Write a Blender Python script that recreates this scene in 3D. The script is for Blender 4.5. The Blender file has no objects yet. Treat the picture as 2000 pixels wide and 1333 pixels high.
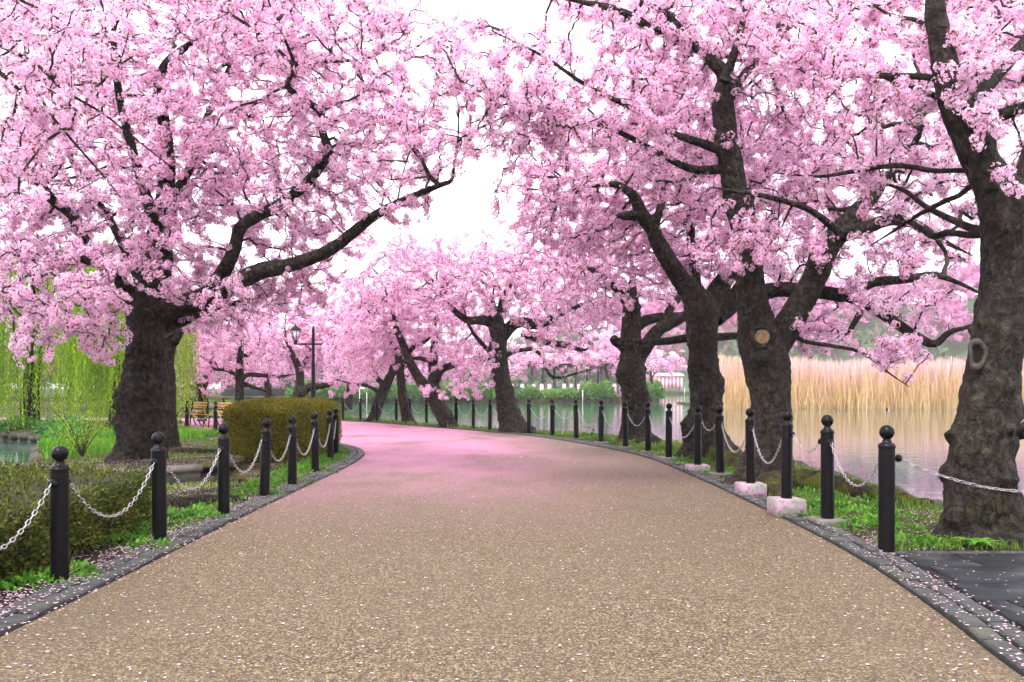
import bpy, bmesh, math, random
import numpy as np
from mathutils import Vector, Matrix, noise

random.seed(7)
rng = np.random.default_rng(11)
scene = bpy.context.scene
COL = scene.collection
R = math.radians

# ------------------------------------------------------------------ camera, sky, sun, exposure
F = 1700.0            # focal length in photograph pixels (photograph is 2000 x 1333)
HZ = 757.0            # horizon row in the photograph
CAMH = 1.4
cam_d = bpy.data.cameras.new('camera')
cam = bpy.data.objects.new('camera', cam_d)
COL.objects.link(cam)
cam.location = (0, 0, CAMH)
cam.rotation_euler = (R(90), 0, 0)
cam_d.sensor_width = 36.0
cam_d.lens = 36.0 * F / 2000.0
cam_d.shift_y = (HZ - 666.5) / 2000.0
cam_d.clip_start = 0.05
cam_d.clip_end = 3000
scene.camera = cam

SUN_EL, SUN_AZ = R(58), R(205)      # high veiled sun, behind the camera and a little to the left
world = bpy.data.worlds.new('World')
scene.world = world
world.use_nodes = True
wn, wl = world.node_tree.nodes, world.node_tree.links
wn.clear()
sky = wn.new('ShaderNodeTexSky')
sky.sky_type = 'NISHITA'
sky.sun_disc = False
sky.sun_elevation = SUN_EL
sky.sun_rotation = SUN_AZ
sky.dust_density = 4.0
wmix = wn.new('ShaderNodeMix')
wmix.data_type = 'RGBA'
wmix.inputs[0].default_value = 0.92           # an even white overcast over the clear sky
wmix.inputs[7].default_value = (10.2, 9.75, 10.2, 1)
wl.new(sky.outputs[0], wmix.inputs[6])
bg = wn.new('ShaderNodeBackground')
bg.inputs['Strength'].default_value = 0.12
wl.new(wmix.outputs[2], bg.inputs['Color'])
wo = wn.new('ShaderNodeOutputWorld')
wl.new(bg.outputs[0], wo.inputs['Surface'])

sun_d = bpy.data.lights.new('sun', 'SUN')
sun_d.energy = 1.5
sun_d.angle = R(14)
sun_d.color = (1.0, 0.97, 0.94)
sun = bpy.data.objects.new('sun', sun_d)
COL.objects.link(sun)
sd = Vector((math.sin(SUN_AZ) * math.cos(SUN_EL), math.cos(SUN_AZ) * math.cos(SUN_EL), math.sin(SUN_EL)))
sun.rotation_euler = sd.to_track_quat('Z', 'Y').to_euler()
sun.location = (0, -20, 40)

vs = scene.view_settings
vs.view_transform = 'Standard'
vs.look = 'None'
vs.exposure = 1.44
vs.gamma = 1.0
vs.use_curve_mapping = False
scene.cycles.use_denoising = True
scene.cycles.use_adaptive_sampling = True
scene.cycles.adaptive_threshold = 0.05
scene.cycles.max_bounces = 8
scene.cycles.diffuse_bounces = 4
scene.cycles.glossy_bounces = 3
scene.cycles.transmission_bounces = 4
scene.cycles.caustics_reflective = False
scene.cycles.caustics_refractive = False

# ------------------------------------------------------------------ helpers
def W(px, py, d):
    """photograph pixel at a distance -> point in the place"""
    return np.array([(px - 1000.0) / F * d, d, CAMH + (HZ - py) / F * d])

def G(px, py, z=0.0):
    """photograph pixel on level ground at height z"""
    d = F * (CAMH - z) / (py - HZ)
    return np.array([(px - 1000.0) / F * d, d, z])

def link(o, parent=None):
    COL.objects.link(o)
    if parent is not None:
        o.parent = parent
    return o

def tag(o, label=None, cat=None, group=None, kind=None):
    if label: o['label'] = label
    if cat: o['category'] = cat
    if group: o['group'] = group
    if kind: o['kind'] = kind
    return o

def empty(name, loc, label, cat, group=None):
    o = bpy.data.objects.new(name, None)
    o.empty_display_size = 0.2
    o.location = [float(c) for c in loc]
    link(o)
    return tag(o, label, cat, group)

def mesh_np(name, V, loops, sizes, attrs=None, smooth=False):
    me = bpy.data.meshes.new(name)
    V = np.asarray(V, dtype=np.float32)
    loops = np.asarray(loops, dtype=np.int32).ravel()
    sizes = np.asarray(sizes, dtype=np.int32)
    me.vertices.add(len(V))
    me.vertices.foreach_set('co', V.ravel())
    me.loops.add(len(loops))
    me.loops.foreach_set('vertex_index', loops)
    me.polygons.add(len(sizes))
    starts = np.concatenate(([0], np.cumsum(sizes)[:-1])).astype(np.int32) if len(sizes) else np.zeros(0, np.int32)
    me.polygons.foreach_set('loop_start', starts)
    if smooth:
        me.polygons.foreach_set('use_smooth', np.ones(len(sizes), dtype=bool))
    for k, a in (attrs or {}).items():
        at = me.attributes.new(k, 'FLOAT', 'POINT')
        at.data.foreach_set('value', np.asarray(a, dtype=np.float32))
    me.update(calc_edges=True)
    return me

class MB:
    """collects quads and polygons into one mesh"""
    def __init__(s):
        s.v, s.l, s.s, s.m, s.n = [], [], [], [], 0
    def add(s, V, faces, mi=0):
        V = np.asarray(V, dtype=float)
        s.v.append(V)
        for f in faces:
            s.l.extend(int(i) + s.n for i in f)
            s.s.append(len(f))
            s.m.append(mi)
        s.n += len(V)
    def box(s, c, size, rz=0.0, mi=0, M=None):
        x, y, z = [q / 2 for q in size]
        V = np.array([[-x,-y,-z],[x,-y,-z],[x,y,-z],[-x,y,-z],[-x,-y,z],[x,-y,z],[x,y,z],[-x,y,z]])
        if M is not None:
            V = V @ np.array(M.to_3x3()).T
        if rz:
            cs, sn = math.cos(rz), math.sin(rz)
            V = V @ np.array([[cs, sn, 0], [-sn, cs, 0], [0, 0, 1]])
        s.add(V + np.asarray(c), [(0,3,2,1),(4,5,6,7),(0,1,5,4),(1,2,6,5),(2,3,7,6),(3,0,4,7)], mi)
    def tube(s, P, rad, n=8, cap=True, mi=0):
        P = np.asarray(P, dtype=float)
        rad = np.broadcast_to(np.asarray(rad, dtype=float), (len(P),))
        V, Fc = tube_geo(P, rad, n)
        if cap:
            Fc = list(Fc) + [tuple(range(n))[::-1], tuple(range(len(V) - n, len(V)))]
        s.add(V, Fc, mi)
    def lathe(s, prof, c=(0, 0, 0), n=16, mi=0):
        V, Fc = [], []
        a = np.arange(n) / n * 2 * math.pi
        for r, z in prof:
            V += [(c[0] + r * math.cos(t), c[1] + r * math.sin(t), c[2] + z) for t in a]
        for i in range(len(prof) - 1):
            for k in range(n):
                Fc.append((i*n+k, i*n+(k+1) % n, (i+1)*n+(k+1) % n, (i+1)*n+k))
        Fc.append(tuple(range(n))[::-1])
        Fc.append(tuple(range((len(prof)-1)*n, len(prof)*n)))
        s.add(V, Fc, mi)
    def build(s, name, mats, parent=None, smooth=False, attrs=None, origin=None):
        V = np.concatenate(s.v) if s.v else np.zeros((0, 3))
        if origin is not None:
            V = V - np.asarray(origin)
        me = mesh_np(name, V, s.l, s.s, attrs, smooth)
        mats = mats if isinstance(mats, (list, tuple)) else [mats]
        for m in mats:
            me.materials.append(m)
        if len(mats) > 1:
            me.polygons.foreach_set('material_index', np.array(s.m, dtype=np.int32))
        o = bpy.data.objects.new(name, me)
        return link(o, parent)

def frames(P):
    T = np.gradient(P, axis=0)
    T /= np.linalg.norm(T, axis=1)[:, None] + 1e-12
    U = np.zeros_like(T)
    ref = np.array([1.0, 0, 0]) if abs(T[0][0]) < 0.8 else np.array([0, 1.0, 0])
    u = ref - T[0] * ref.dot(T[0])
    for i in range(len(P)):
        u = u - T[i] * u.dot(T[i])
        u /= np.linalg.norm(u) + 1e-12
        U[i] = u
    return T, U, np.cross(T, U)

def tube_geo(P, rad, n):
    T, U, B = frames(P)
    a = np.arange(n) / n * 2 * math.pi
    ring = U[:, None, :] * np.cos(a)[None, :, None] + B[:, None, :] * np.sin(a)[None, :, None]
    V = (P[:, None, :] + ring * rad[:, None, None]).reshape(-1, 3)
    m = len(P)
    i = np.arange(m - 1)[:, None] * n
    k = np.arange(n)[None, :]
    k2 = (k + 1) % n
    Fc = np.stack([i + k, i + k2, i + n + k2, i + n + k], axis=-1).reshape(-1, 4)
    return V, [tuple(f) for f in Fc]

def catmull(P, step):
    """smooth resampling of a polyline of rows (any columns), spacing by its first three columns"""
    P = np.asarray(P, dtype=float)
    Q = np.vstack([2 * P[0] - P[1], P, 2 * P[-1] - P[-2]])
    out = []
    for i in range(1, len(Q) - 2):
        L = np.linalg.norm(Q[i + 1][:3] - Q[i][:3])
        k = max(2, int(math.ceil(L / step)))
        t = (np.arange(k) / k)[:, None]
        p0, p1, p2, p3 = Q[i - 1], Q[i], Q[i + 1], Q[i + 2]
        out.append(0.5 * (2*p1 + (p2-p0)*t + (2*p0-5*p1+4*p2-p3)*t**2 + (-p0+3*p1-3*p2+p3)*t**3))
    out.append(P[-1:])
    return np.vstack(out)

# ------------------------------------------------------------------ materials
class NT:
    def __init__(s, name):
        s.mat = bpy.data.materials.new(name)
        s.mat.use_nodes = True
        s.n, s.l = s.mat.node_tree.nodes, s.mat.node_tree.links
        s.n.clear()
        s.out = s.n.new('ShaderNodeOutputMaterial')
        s.p = s.n.new('ShaderNodeBsdfPrincipled')
        s.l.new(s.p.outputs[0], s.out.inputs['Surface'])
    def node(s, t, **kw):
        x = s.n.new(t)
        for k, v in kw.items():
            setattr(x, k, v)
        return x
    def set(s, sock, v):
        if hasattr(v, 'is_linked') or isinstance(v, bpy.types.NodeSocket):
            s.l.new(v, sock)
        else:
            sock.default_value = v
    def coord(s, kind='Object'):
        return s.node('ShaderNodeTexCoord').outputs[kind]
    def pos(s):
        return s.node('ShaderNodeNewGeometry').outputs['Position']
    def mapping(s, v, scale):
        m = s.node('ShaderNodeMapping')
        s.l.new(v, m.inputs['Vector'])
        m.inputs['Scale'].default_value = scale
        return m.outputs[0]
    def noise(s, v, scale, detail=4, rough=0.55, out='Fac', dist=0.0):
        x = s.node('ShaderNodeTexNoise')
        s.l.new(v, x.inputs['Vector'])
        x.inputs['Scale'].default_value = scale
        x.inputs['Detail'].default_value = detail
        x.inputs['Roughness'].default_value = rough
        x.inputs['Distortion'].default_value = dist
        return x.outputs[out]
    def voronoi(s, v, scale, out='Color', feature='F1'):
        x = s.node('ShaderNodeTexVoronoi', feature=feature)
        s.l.new(v, x.inputs['Vector'])
        x.inputs['Scale'].default_value = scale
        return x.outputs[out]
    def ramp(s, fac, stops, interp='LINEAR'):
        x = s.node('ShaderNodeValToRGB')
        s.l.new(fac, x.inputs[0])
        cr = x.color_ramp
        cr.interpolation = interp
        while len(cr.elements) > 1:
            cr.elements.remove(cr.elements[-1])
        cr.elements[0].position, cr.elements[0].color = stops[0][0], col4(stops[0][1])
        for p, c in stops[1:]:
            e = cr.elements.new(p)
            e.color = col4(c)
        return x.outputs[0]
    def mix(s, f, a, b, mode='MIX'):
        x = s.node('ShaderNodeMix', data_type='RGBA', blend_type=mode)
        s.set(x.inputs[0], f)
        s.set(x.inputs[6], a if not isinstance(a, tuple) else col4(a))
        s.set(x.inputs[7], b if not isinstance(b, tuple) else col4(b))
        return x.outputs[2]
    def math(s, op, a, b=0.0, clamp=False):
        x = s.node('ShaderNodeMath', operation=op, use_clamp=clamp)
        s.set(x.inputs[0], a)
        s.set(x.inputs[1], b)
        return x.outputs[0]
    def maprange(s, v, a, b, c=0.0, d=1.0):
        x = s.node('ShaderNodeMapRange', interpolation_type='SMOOTHSTEP')
        s.set(x.inputs[0], v)
        for i, q in enumerate((a, b, c, d)):
            x.inputs[i + 1].default_value = q
        return x.outputs[0]
    def sep(s, v):
        x = s.node('ShaderNodeSeparateXYZ')
        s.l.new(v, x.inputs[0])
        return x.outputs
    def attr(s, name):
        return s.node('ShaderNodeAttribute', attribute_name=name).outputs['Fac']
    def rnd(s):
        return s.node('ShaderNodeObjectInfo').outputs['Random']
    def bump(s, h, strength=0.5, dist=0.02):
        x = s.node('ShaderNodeBump')
        x.inputs['Strength'].default_value = strength
        x.inputs['Distance'].default_value = dist
        s.l.new(h, x.inputs['Height'])
        s.l.new(x.outputs[0], s.p.inputs['Normal'])
    def base(s, c, rough=0.8, spec=0.3, metal=0.0):
        s.set(s.p.inputs['Base Color'], col4(c) if isinstance(c, tuple) else c)
        s.set(s.p.inputs['Roughness'], rough)
        s.p.inputs['Specular IOR Level'].default_value = spec
        s.p.inputs['Metallic'].default_value = metal
        return s.mat
    def thin(s, c, amount=0.4, rough=0.7):
        """leaf or petal: diffuse with light coming through"""
        s.base(c, rough, 0.2)
        t = s.node('ShaderNodeBsdfTranslucent')
        s.set(t.inputs['Color'], col4(c) if isinstance(c, tuple) else c)
        m = s.node('ShaderNodeMixShader')
        m.inputs[0].default_value = amount
        s.l.new(s.p.outputs[0], m.inputs[1])
        s.l.new(t.outputs[0], m.inputs[2])
        s.l.new(m.outputs[0], s.out.inputs['Surface'])
        return s.mat

def col4(c):
    return tuple(c) if len(c) == 4 else (*c, 1.0)

def m_bark():
    t = NT('cherry_bark')
    p = t.pos()
    n1 = t.noise(p, 2.2, 5, 0.6)
    n2 = t.noise(t.mapping(p, (13, 13, 9)), 1.0, 6, 0.7, dist=0.6)
    n3 = t.noise(t.mapping(p, (8, 8, 34)), 1.0, 3, 0.6)
    c = t.ramp(n2, [(0.30, (0.006, 0.005, 0.004)), (0.5, (0.031, 0.025, 0.020)), (0.72, (0.110, 0.090, 0.073))])
    c = t.mix(t.maprange(n1, 0.4, 0.65, 0.0, 0.4), c, (0.014, 0.011, 0.010))
    pale = t.maprange(t.noise(p, 5.5, 4, 0.65), 0.62, 0.78)
    c = t.mix(t.math('MULTIPLY', pale, 0.45), c, (0.10, 0.088, 0.074))
    z = t.sep(p)[2]
    low = t.maprange(z, 0.0, 1.1, 1.0, 0.22)
    moss = t.math('MULTIPLY', t.maprange(t.noise(p, 4.0, 4, 0.65), 0.5, 0.68), low)
    c = t.mix(t.math('MULTIPLY', moss, 0.7), c, (0.048, 0.050, 0.014))
    v = t.voronoi(t.mapping(p, (16, 16, 10)), 1.0, 'Distance')
    wv = t.node('ShaderNodeVectorMath', operation='ADD')
    t.l.new(t.mapping(p, (15, 15, 4.5)), wv.inputs[0])
    t.l.new(t.noise(p, 5, 4, 0.6, 'Color'), wv.inputs[1])
    fis = t.maprange(t.voronoi(wv.outputs[0], 1.0, 'Distance', 'DISTANCE_TO_EDGE'), 0.0, 0.16)
    fmask = t.maprange(t.noise(p, 1.7, 3, 0.6), 0.42, 0.6)
    crack = t.math('MULTIPLY', t.math('SUBTRACT', 1.0, fis), fmask)
    c = t.mix(t.math('MULTIPLY', crack, 0.55), c, (0.007, 0.006, 0.005))
    h = t.math('SUBTRACT', t.math('ADD', t.math('MULTIPLY', n2, 1.0), t.math('MULTIPLY', v, 0.5)), t.math('MULTIPLY', crack, 0.3))
    h = t.math('ADD', h, t.math('MULTIPLY', n3, 0.22))
    t.bump(h, 1.0, 0.10)
    return t.base(c, 0.8, 0.2)

def m_twig():
    t = NT('twig_bark')
    n = t.noise(t.pos(), 6, 3)
    return t.base(t.ramp(n, [(0.3, (0.018, 0.013, 0.011)), (0.7, (0.055, 0.042, 0.036))]), 0.8, 0.2)

def m_petal():
    t = NT('blossom_petal')
    r = t.rnd()
    n = t.noise(t.pos(), 0.9, 3)
    f = t.math('ADD', t.math('MULTIPLY', r, 0.65), t.math('MULTIPLY', n, 0.5))
    c = t.ramp(f, [(0.15, (0.975, 0.52, 0.80)), (0.5, (0.988, 0.66, 0.885)), (0.9, (0.992, 0.80, 0.95))])
    return t.thin(c, 0.5)

def m_flat(name, c, rough=0.8, var=0.25, scale=6.0, spec=0.3, bump=0.0, metal=0.0):
    t = NT(name)
    n = t.noise(t.pos(), scale, 5, 0.6)
    lo = tuple(q * (1 - var) for q in c)
    hi = tuple(min(1.0, q * (1 + var)) for q in c)
    if bump:
        t.bump(t.noise(t.pos(), scale * 6, 4), bump, 0.01)
    return t.base(t.ramp(n, [(0.3, lo), (0.7, hi)]), rough, spec, metal)

def m_leaf(name, stops, amount=0.35, rough=0.6):
    t = NT(name)
    return t.thin(t.ramp(t.attr('rnd'), stops), amount, rough)

M = {}
M['bark'] = m_bark()
M['twig'] = m_twig()
M['petal'] = m_petal()
M['calyx'] = NT('calyx').base((0.30, 0.06, 0.10), 0.7)
M['bronze'] = NT('young_leaf').thin((0.20, 0.11, 0.045), 0.3)
M['iron'] = m_flat('black_iron', (0.004, 0.0042, 0.0048), 0.28, 0.3, 14, 0.13, 0.06)
def m_chain():
    t = NT('chain_steel')
    n = t.noise(t.pos(), 30, 3)
    return t.base(t.ramp(n, [(0.3, (0.26, 0.24, 0.25)), (0.7, (0.52, 0.49, 0.51))]), 0.38, 0.5, 0.65)
M['chain'] = m_chain()

def m_path():
    t = NT('resin_bound_aggregate')
    p = t.pos()
    v1 = t.sep(t.voronoi(p, 105.0, 'Color'))[0]
    v2 = t.sep(t.voronoi(p, 58.0, 'Color'))[1]
    c = t.ramp(v1, [(0.0, (0.020, 0.018, 0.015)), (0.22, (0.048, 0.037, 0.023)), (0.45, (0.110, 0.075, 0.040)), (0.7, (0.155, 0.110, 0.062)), (0.9, (0.25, 0.19, 0.12)), (1.0, (0.38, 0.32, 0.24))])
    c = t.mix(t.math('MULTIPLY', t.maprange(v2, 0.55, 0.95), 0.45), c, (0.035, 0.034, 0.033))
    big = t.noise(p, 0.7, 5, 0.6)
    c = t.mix(t.maprange(big, 0.35, 0.75, 0.0, 0.35), c, (0.13, 0.097, 0.066))
    wear = t.noise(t.mapping(p, (1.0, 0.35, 1)), 0.9, 6, 0.7)
    c = t.mix(t.maprange(wear, 0.52, 0.75, 0.0, 0.5), c, (0.062, 0.05, 0.038))
    c = t.mix(1.0, c, (0.86, 0.84, 0.77), 'MULTIPLY')
    # thin film of trodden petals, thicker where the path bends away under the far trees
    s = t.sep(p)
    far = t.maprange(s[1], 7.5, 21.0)
    side = t.maprange(t.math('ADD', s[0], t.math('MULTIPLY', s[1], 0.10)), 0.4, 3.6, 1.0, 0.10)
    nn = t.math('ADD', t.math('MULTIPLY', t.noise(t.mapping(p, (1, 0.6, 1)), 0.55, 5, 0.65), 0.9), t.math('MULTIPLY', t.noise(p, 26, 3, 0.7), 0.5))
    film = t.math('MULTIPLY', t.math('MULTIPLY', far, side), t.maprange(nn, 0.40, 0.92))
    film = t.math('MULTIPLY', film, 1.6, True)
    c = t.mix(film, c, (0.40, 0.165, 0.26))
    h = t.voronoi(p, 105.0, 'Distance')
    t.bump(h, 0.5, 0.006)
    return t.base(c, 0.75, 0.3)
M['path'] = m_path()

def m_sett():
    t = NT('granite_sett')
    p = t.pos()
    n = t.noise(p, 18, 5, 0.7)
    c = t.ramp(n, [(0.3, (0.022, 0.024, 0.024)), (0.6, (0.062, 0.065, 0.063)), (0.8, (0.14, 0.135, 0.125))])
    r = t.rnd()
    c = t.mix(t.math('MULTIPLY', r, 0.75), c, (0.026, 0.029, 0.028))
    moss = t.maprange(t.noise(p, 2.6, 4), 0.56, 0.7)
    c = t.mix(t.math('MULTIPLY', moss, 0.45), c, (0.07, 0.085, 0.03))
    t.bump(n, 0.6, 0.03)
    return t.base(c, 0.7, 0.35)
M['sett'] = m_sett()

def m_slab():
    t = NT('wet_dark_slab')
    p = t.pos()
    n = t.noise(p, 1.7, 5, 0.6)
    c = t.ramp(n, [(0.3, (0.014, 0.016, 0.018)), (0.7, (0.034, 0.037, 0.041))])
    c = t.mix(t.math('MULTIPLY', t.rnd(), 0.5), c, (0.008, 0.009, 0.010))
    t.bump(t.noise(p, 60, 4), 0.12, 0.01)
    return t.base(c, t.maprange(n, 0.35, 0.7, 0.45, 0.7), 0.08)
M['slab'] = m_slab()

def m_soil():
    t = NT('soil_and_turf')
    p = t.pos()
    n = t.noise(p, 1.1, 6, 0.65)
    f = t.noise(p, 22, 5, 0.7)
    soil = t.ramp(f, [(0.3, (0.010, 0.0075, 0.006)), (0.7, (0.036, 0.027, 0.020))])
    turf = t.ramp(f, [(0.3, (0.03, 0.036, 0.010)), (0.7, (0.10, 0.105, 0.035))])
    y = t.sep(p)[1]
    c = t.mix(t.math('MULTIPLY', t.maprange(n, 0.4, 0.55), t.maprange(y, 6.5, 10.0, 0.0, 1.0)), soil, turf)
    t.bump(f, 0.8, 0.05)
    return t.base(c, 0.95, 0.1)
M['soil'] = m_soil()

def m_water():
    t = NT('pond_water')
    p = t.pos()
    a = t.noise(t.mapping(p, (0.9, 3.2, 1)), 1.0, 3, 0.5)
    b = t.noise(t.mapping(p, (3.0, 9.0, 1)), 1.0, 2, 0.5)
    h = t.math('ADD', a, t.math('MULTIPLY', b, 0.35))
    t.bump(h, 0.05, 0.10)
    m = t.base((0.032, 0.085, 0.072), 0.025, 0.5)
    t.p.inputs['IOR'].default_value = 1.33
    return m
M['water'] = m_water()

M['stone'] = m_flat('bank_stone', (0.062, 0.056, 0.042), 0.85, 0.5, 5, 0.3, 0.6)
def m_mossy():
    t = NT('mossy_root')
    p = t.pos()
    n = t.noise(p, 14, 6, 0.7)
    c = t.ramp(n, [(0.3, (0.012, 0.009, 0.006)), (0.55, (0.040, 0.032, 0.018)), (0.75, (0.085, 0.072, 0.045))])
    g = t.ramp(t.noise(p, 45, 4, 0.7), [(0.3, (0.030, 0.036, 0.008)), (0.7, (0.12, 0.13, 0.025))])
    c = t.mix(t.maprange(t.noise(p, 3.5, 5, 0.65), 0.42, 0.6), c, g)
    t.bump(n, 1.0, 0.06)
    return t.base(c, 0.95, 0.1)
M['mossy'] = m_mossy()
def m_concrete():
    t = NT('petal_stained_concrete')
    p = t.pos()
    n = t.noise(p, 9, 4, 0.6)
    c = t.ramp(t.noise(p, 25, 4), [(0.3, (0.17, 0.16, 0.14)), (0.7, (0.28, 0.265, 0.24))])
    c = t.mix(t.maprange(n, 0.46, 0.56), c, (0.40, 0.235, 0.33))
    return t.base(c, 0.8, 0.25)
M['concrete_pink'] = m_concrete()
M['concrete'] = m_flat('grey_concrete', (0.14, 0.13, 0.11), 0.85, 0.35, 7, 0.25, 0.3)
M['far_stone'] = m_flat('pinkish_stone', (0.62, 0.40, 0.50), 0.8, 0.15, 1)
M['wood'] = m_flat('yellow_bench_wood', (0.52, 0.27, 0.06), 0.55, 0.2, 9)
M['cutwood'] = m_flat('cut_wood', (0.20, 0.125, 0.07), 0.8, 0.5, 30, 0.2, 0.5)
M['palebark'] = m_flat('healed_bark', (0.062, 0.054, 0.045), 0.85, 0.4, 22, 0.2, 0.7)
M['hole'] = NT('dark_hollow').base((0.006, 0.005, 0.004), 0.9)
M['white'] = m_flat('white_paint', (0.75, 0.70, 0.73), 0.6, 0.06)
M['grass'] = m_leaf('grass_blade', [(0.0, (0.045, 0.11, 0.012)), (0.5, (0.12, 0.23, 0.03)), (0.82, (0.26, 0.32, 0.06)), (1.0, (0.46, 0.40, 0.17))])
M['weed'] = m_leaf('weed_leaf', [(0.0, (0.035, 0.12, 0.010)), (0.6, (0.095, 0.27, 0.022)), (1.0, (0.22, 0.42, 0.05))])
M['hedge_leaf'] = m_leaf('azalea_leaf', [(0.0, (0.022, 0.032, 0.006)), (0.5, (0.070, 0.094, 0.013)), (0.8, (0.17, 0.19, 0.026)), (0.93, (0.20, 0.10, 0.03)), (1.0, (0.32, 0.22, 0.05))], 0.25)
M['box_leaf'] = m_leaf('clipped_leaf', [(0.0, (0.075, 0.075, 0.008)), (0.5, (0.19, 0.18, 0.016)), (0.85, (0.36, 0.31, 0.035)), (1.0, (0.36, 0.18, 0.045))], 0.25)
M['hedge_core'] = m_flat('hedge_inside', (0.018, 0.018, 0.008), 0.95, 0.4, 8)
M['willow'] = m_leaf('willow_leaf', [(0.0, (0.15, 0.30, 0.012)), (0.5, (0.29, 0.47, 0.03)), (1.0, (0.45, 0.60, 0.06))], 0.45)
M['bush'] = m_leaf('shrub_leaf', [(0.0, (0.03, 0.10, 0.02)), (0.5, (0.08, 0.24, 0.05)), (1.0, (0.22, 0.40, 0.08))], 0.35)
M['fallen'] = m_leaf('fallen_petal', [(0.0, (0.62, 0.30, 0.46)), (0.5, (0.74, 0.47, 0.60)), (1.0, (0.84, 0.66, 0.74))], 0.2)
def m_reed(name, stops):
    t = NT(name)
    return t.thin(t.ramp(t.attr('rnd'), stops), 0.35, 0.8)
M['reed_gold'] = m_reed('golden_reed', [(0.0, (0.38, 0.24, 0.11)), (0.5, (0.58, 0.40, 0.20)), (1.0, (0.78, 0.62, 0.38))])
M['reed_pink'] = m_reed('pale_reed_plume', [(0.0, (0.48, 0.28, 0.25)), (0.5, (0.66, 0.42, 0.40)), (1.0, (0.80, 0.58, 0.55))])
M['hillwood'] = m_leaf('hill_wood_leaf', [(0.0, (0.05, 0.12, 0.06)), (0.3, (0.12, 0.20, 0.08)), (0.5, (0.30, 0.20, 0.20)), (0.7, (0.50, 0.18, 0.36)), (1.0, (0.66, 0.30, 0.50))], 0.3)

# ------------------------------------------------------------------ the ground, water, banks, path
def sheet(name, outline, z, mat, depth=0.0, kind='structure'):
    bm = bmesh.new()
    vs_ = [bm.verts.new((x, y, z)) for x, y in outline]
    es = [bm.edges.new((vs_[i], vs_[(i + 1) % len(vs_)])) for i in range(len(vs_))]
    bmesh.ops.triangle_fill(bm, use_beauty=True, edges=es)
    if depth:
        lo = [bm.verts.new((x, y, z - depth)) for x, y in outline]
        n = len(lo)
        for i in range(n):
            bm.faces.new((vs_[i], lo[i], lo[(i + 1) % n], vs_[(i + 1) % n]))
    bmesh.ops.recalc_face_normals(bm, faces=bm.faces)
    for f in bm.faces:
        if abs(f.normal.z) > 0.9 and f.normal.z < 0:
            f.normal_flip()
    me = bpy.data.meshes.new(name)
    bm.to_mesh(me)
    bm.free()
    me.materials.append(mat)
    o = link(bpy.data.objects.new(name, me))
    return tag(o, kind=kind)

WZ = -0.35
sheet('ground', [(-1500, -300), (1500, -300), (1500, 2500), (-1500, 2500)], -1.2, M['soil'])
sheet('pond_water', [(-400, -60), (500, -60), (500, 232), (-400, 232)], WZ, M['water'])

def cr2(P, step=0.4):
    P3 = np.array([(x, y, 0) for x, y in P], dtype=float)
    return catmull(P3, step)[:, :2]

bank = cr2([(14, 7.6), (9, 8.2), (6.3, 8.8), (5.05, 10.0), (5.05, 11.6), (5.1, 13.6), (4.9, 17), (4.2, 21), (3.0, 24), (1.2, 26.5), (-1.4, 29.6), (-3.4, 32.0), (-5.2, 35.0), (-7, 37.3), (-9.5, 39.4), (-13.5, 41.5), (-16, 46), (-18, 58), (-22, 78), (-60, 84)], 0.5)
pondl = cr2([(-60, 29.8), (-45, 29.8), (-30, 29.6), (-19, 29.4), (-16.2, 28.6), (-14.2, 26.8), (-12.6, 23.5), (-10.9, 20.0), (-9.2, 17.0), (-8.7, 13), (-8.7, 8), (-9, 1)], 0.6)
land = [(-9, -5), (14, -5)] + [tuple(p) for p in bank] + [tuple(p) for p in pondl]
sheet('near_bank', land, 0.0, M['soil'], 1.3)

inner_r = cr2([(1.75, -3), (2.20, 2), (2.46, 4.2), (2.64, 5.4), (2.80, 6.8), (2.87, 8.2), (2.88, 10), (2.84, 13.5), (2.62, 17.6), (1.86, 21), (0.75, 24.4), (-0.85, 27.4), (-2.7, 30.2), (-4.6, 33.2), (-6.6, 35.5), (-9.2, 37.6), (-14, 39.0), (-24, 40), (-44, 40.6)], 0.25)
inner_l = cr2([(-2.86, -3), (-2.86, 2), (-2.86, 6), (-2.9, 10), (-2.88, 14), (-2.92, 16.6), (-3.15, 18.6), (-3.75, 20.5), (-4.8, 22.2), (-6.7, 24.4), (-8.9, 26.8), (-10.8, 28.8), (-14, 31.5), (-20, 33), (-44, 34)], 0.25)
sheet('path', [tuple(p) for p in inner_r] + [tuple(p) for p in inner_l[::-1]], 0.006, M['path'])

def offset(P, w):
    T = np.gradient(P, axis=0)
    T /= np.linalg.norm(T, axis=1)[:, None]
    return P + np.stack([T[:, 1], -T[:, 0]], axis=1) * w

sett_meshes = []
for k in range(6):
    bm = bmesh.new()
    bmesh.ops.create_cube(bm, size=1.0)
    for v in bm.verts:
        v.co.x *= 0.138 * random.uniform(0.93, 1.0)
        v.co.y *= 0.226 * random.uniform(0.93, 1.0)
        v.co.z = v.co.z * 0.09 + (random.uniform(-0.005, 0.006) if v.co.z > 0 else 0)
        v.co.x += random.uniform(-0.006, 0.006)
        v.co.y += random.uniform(-0.008, 0.008)
    bmesh.ops.bevel(bm, geom=[e for e in bm.edges if all(v.co.z > 0 for v in e.verts)], offset=0.012, segments=1, affect='EDGES')
    me = bpy.data.meshes.new('sett')
    bm.to_mesh(me)
    bm.free()
    me.materials.append(M['sett'])
    sett_meshes.append(me)

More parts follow.
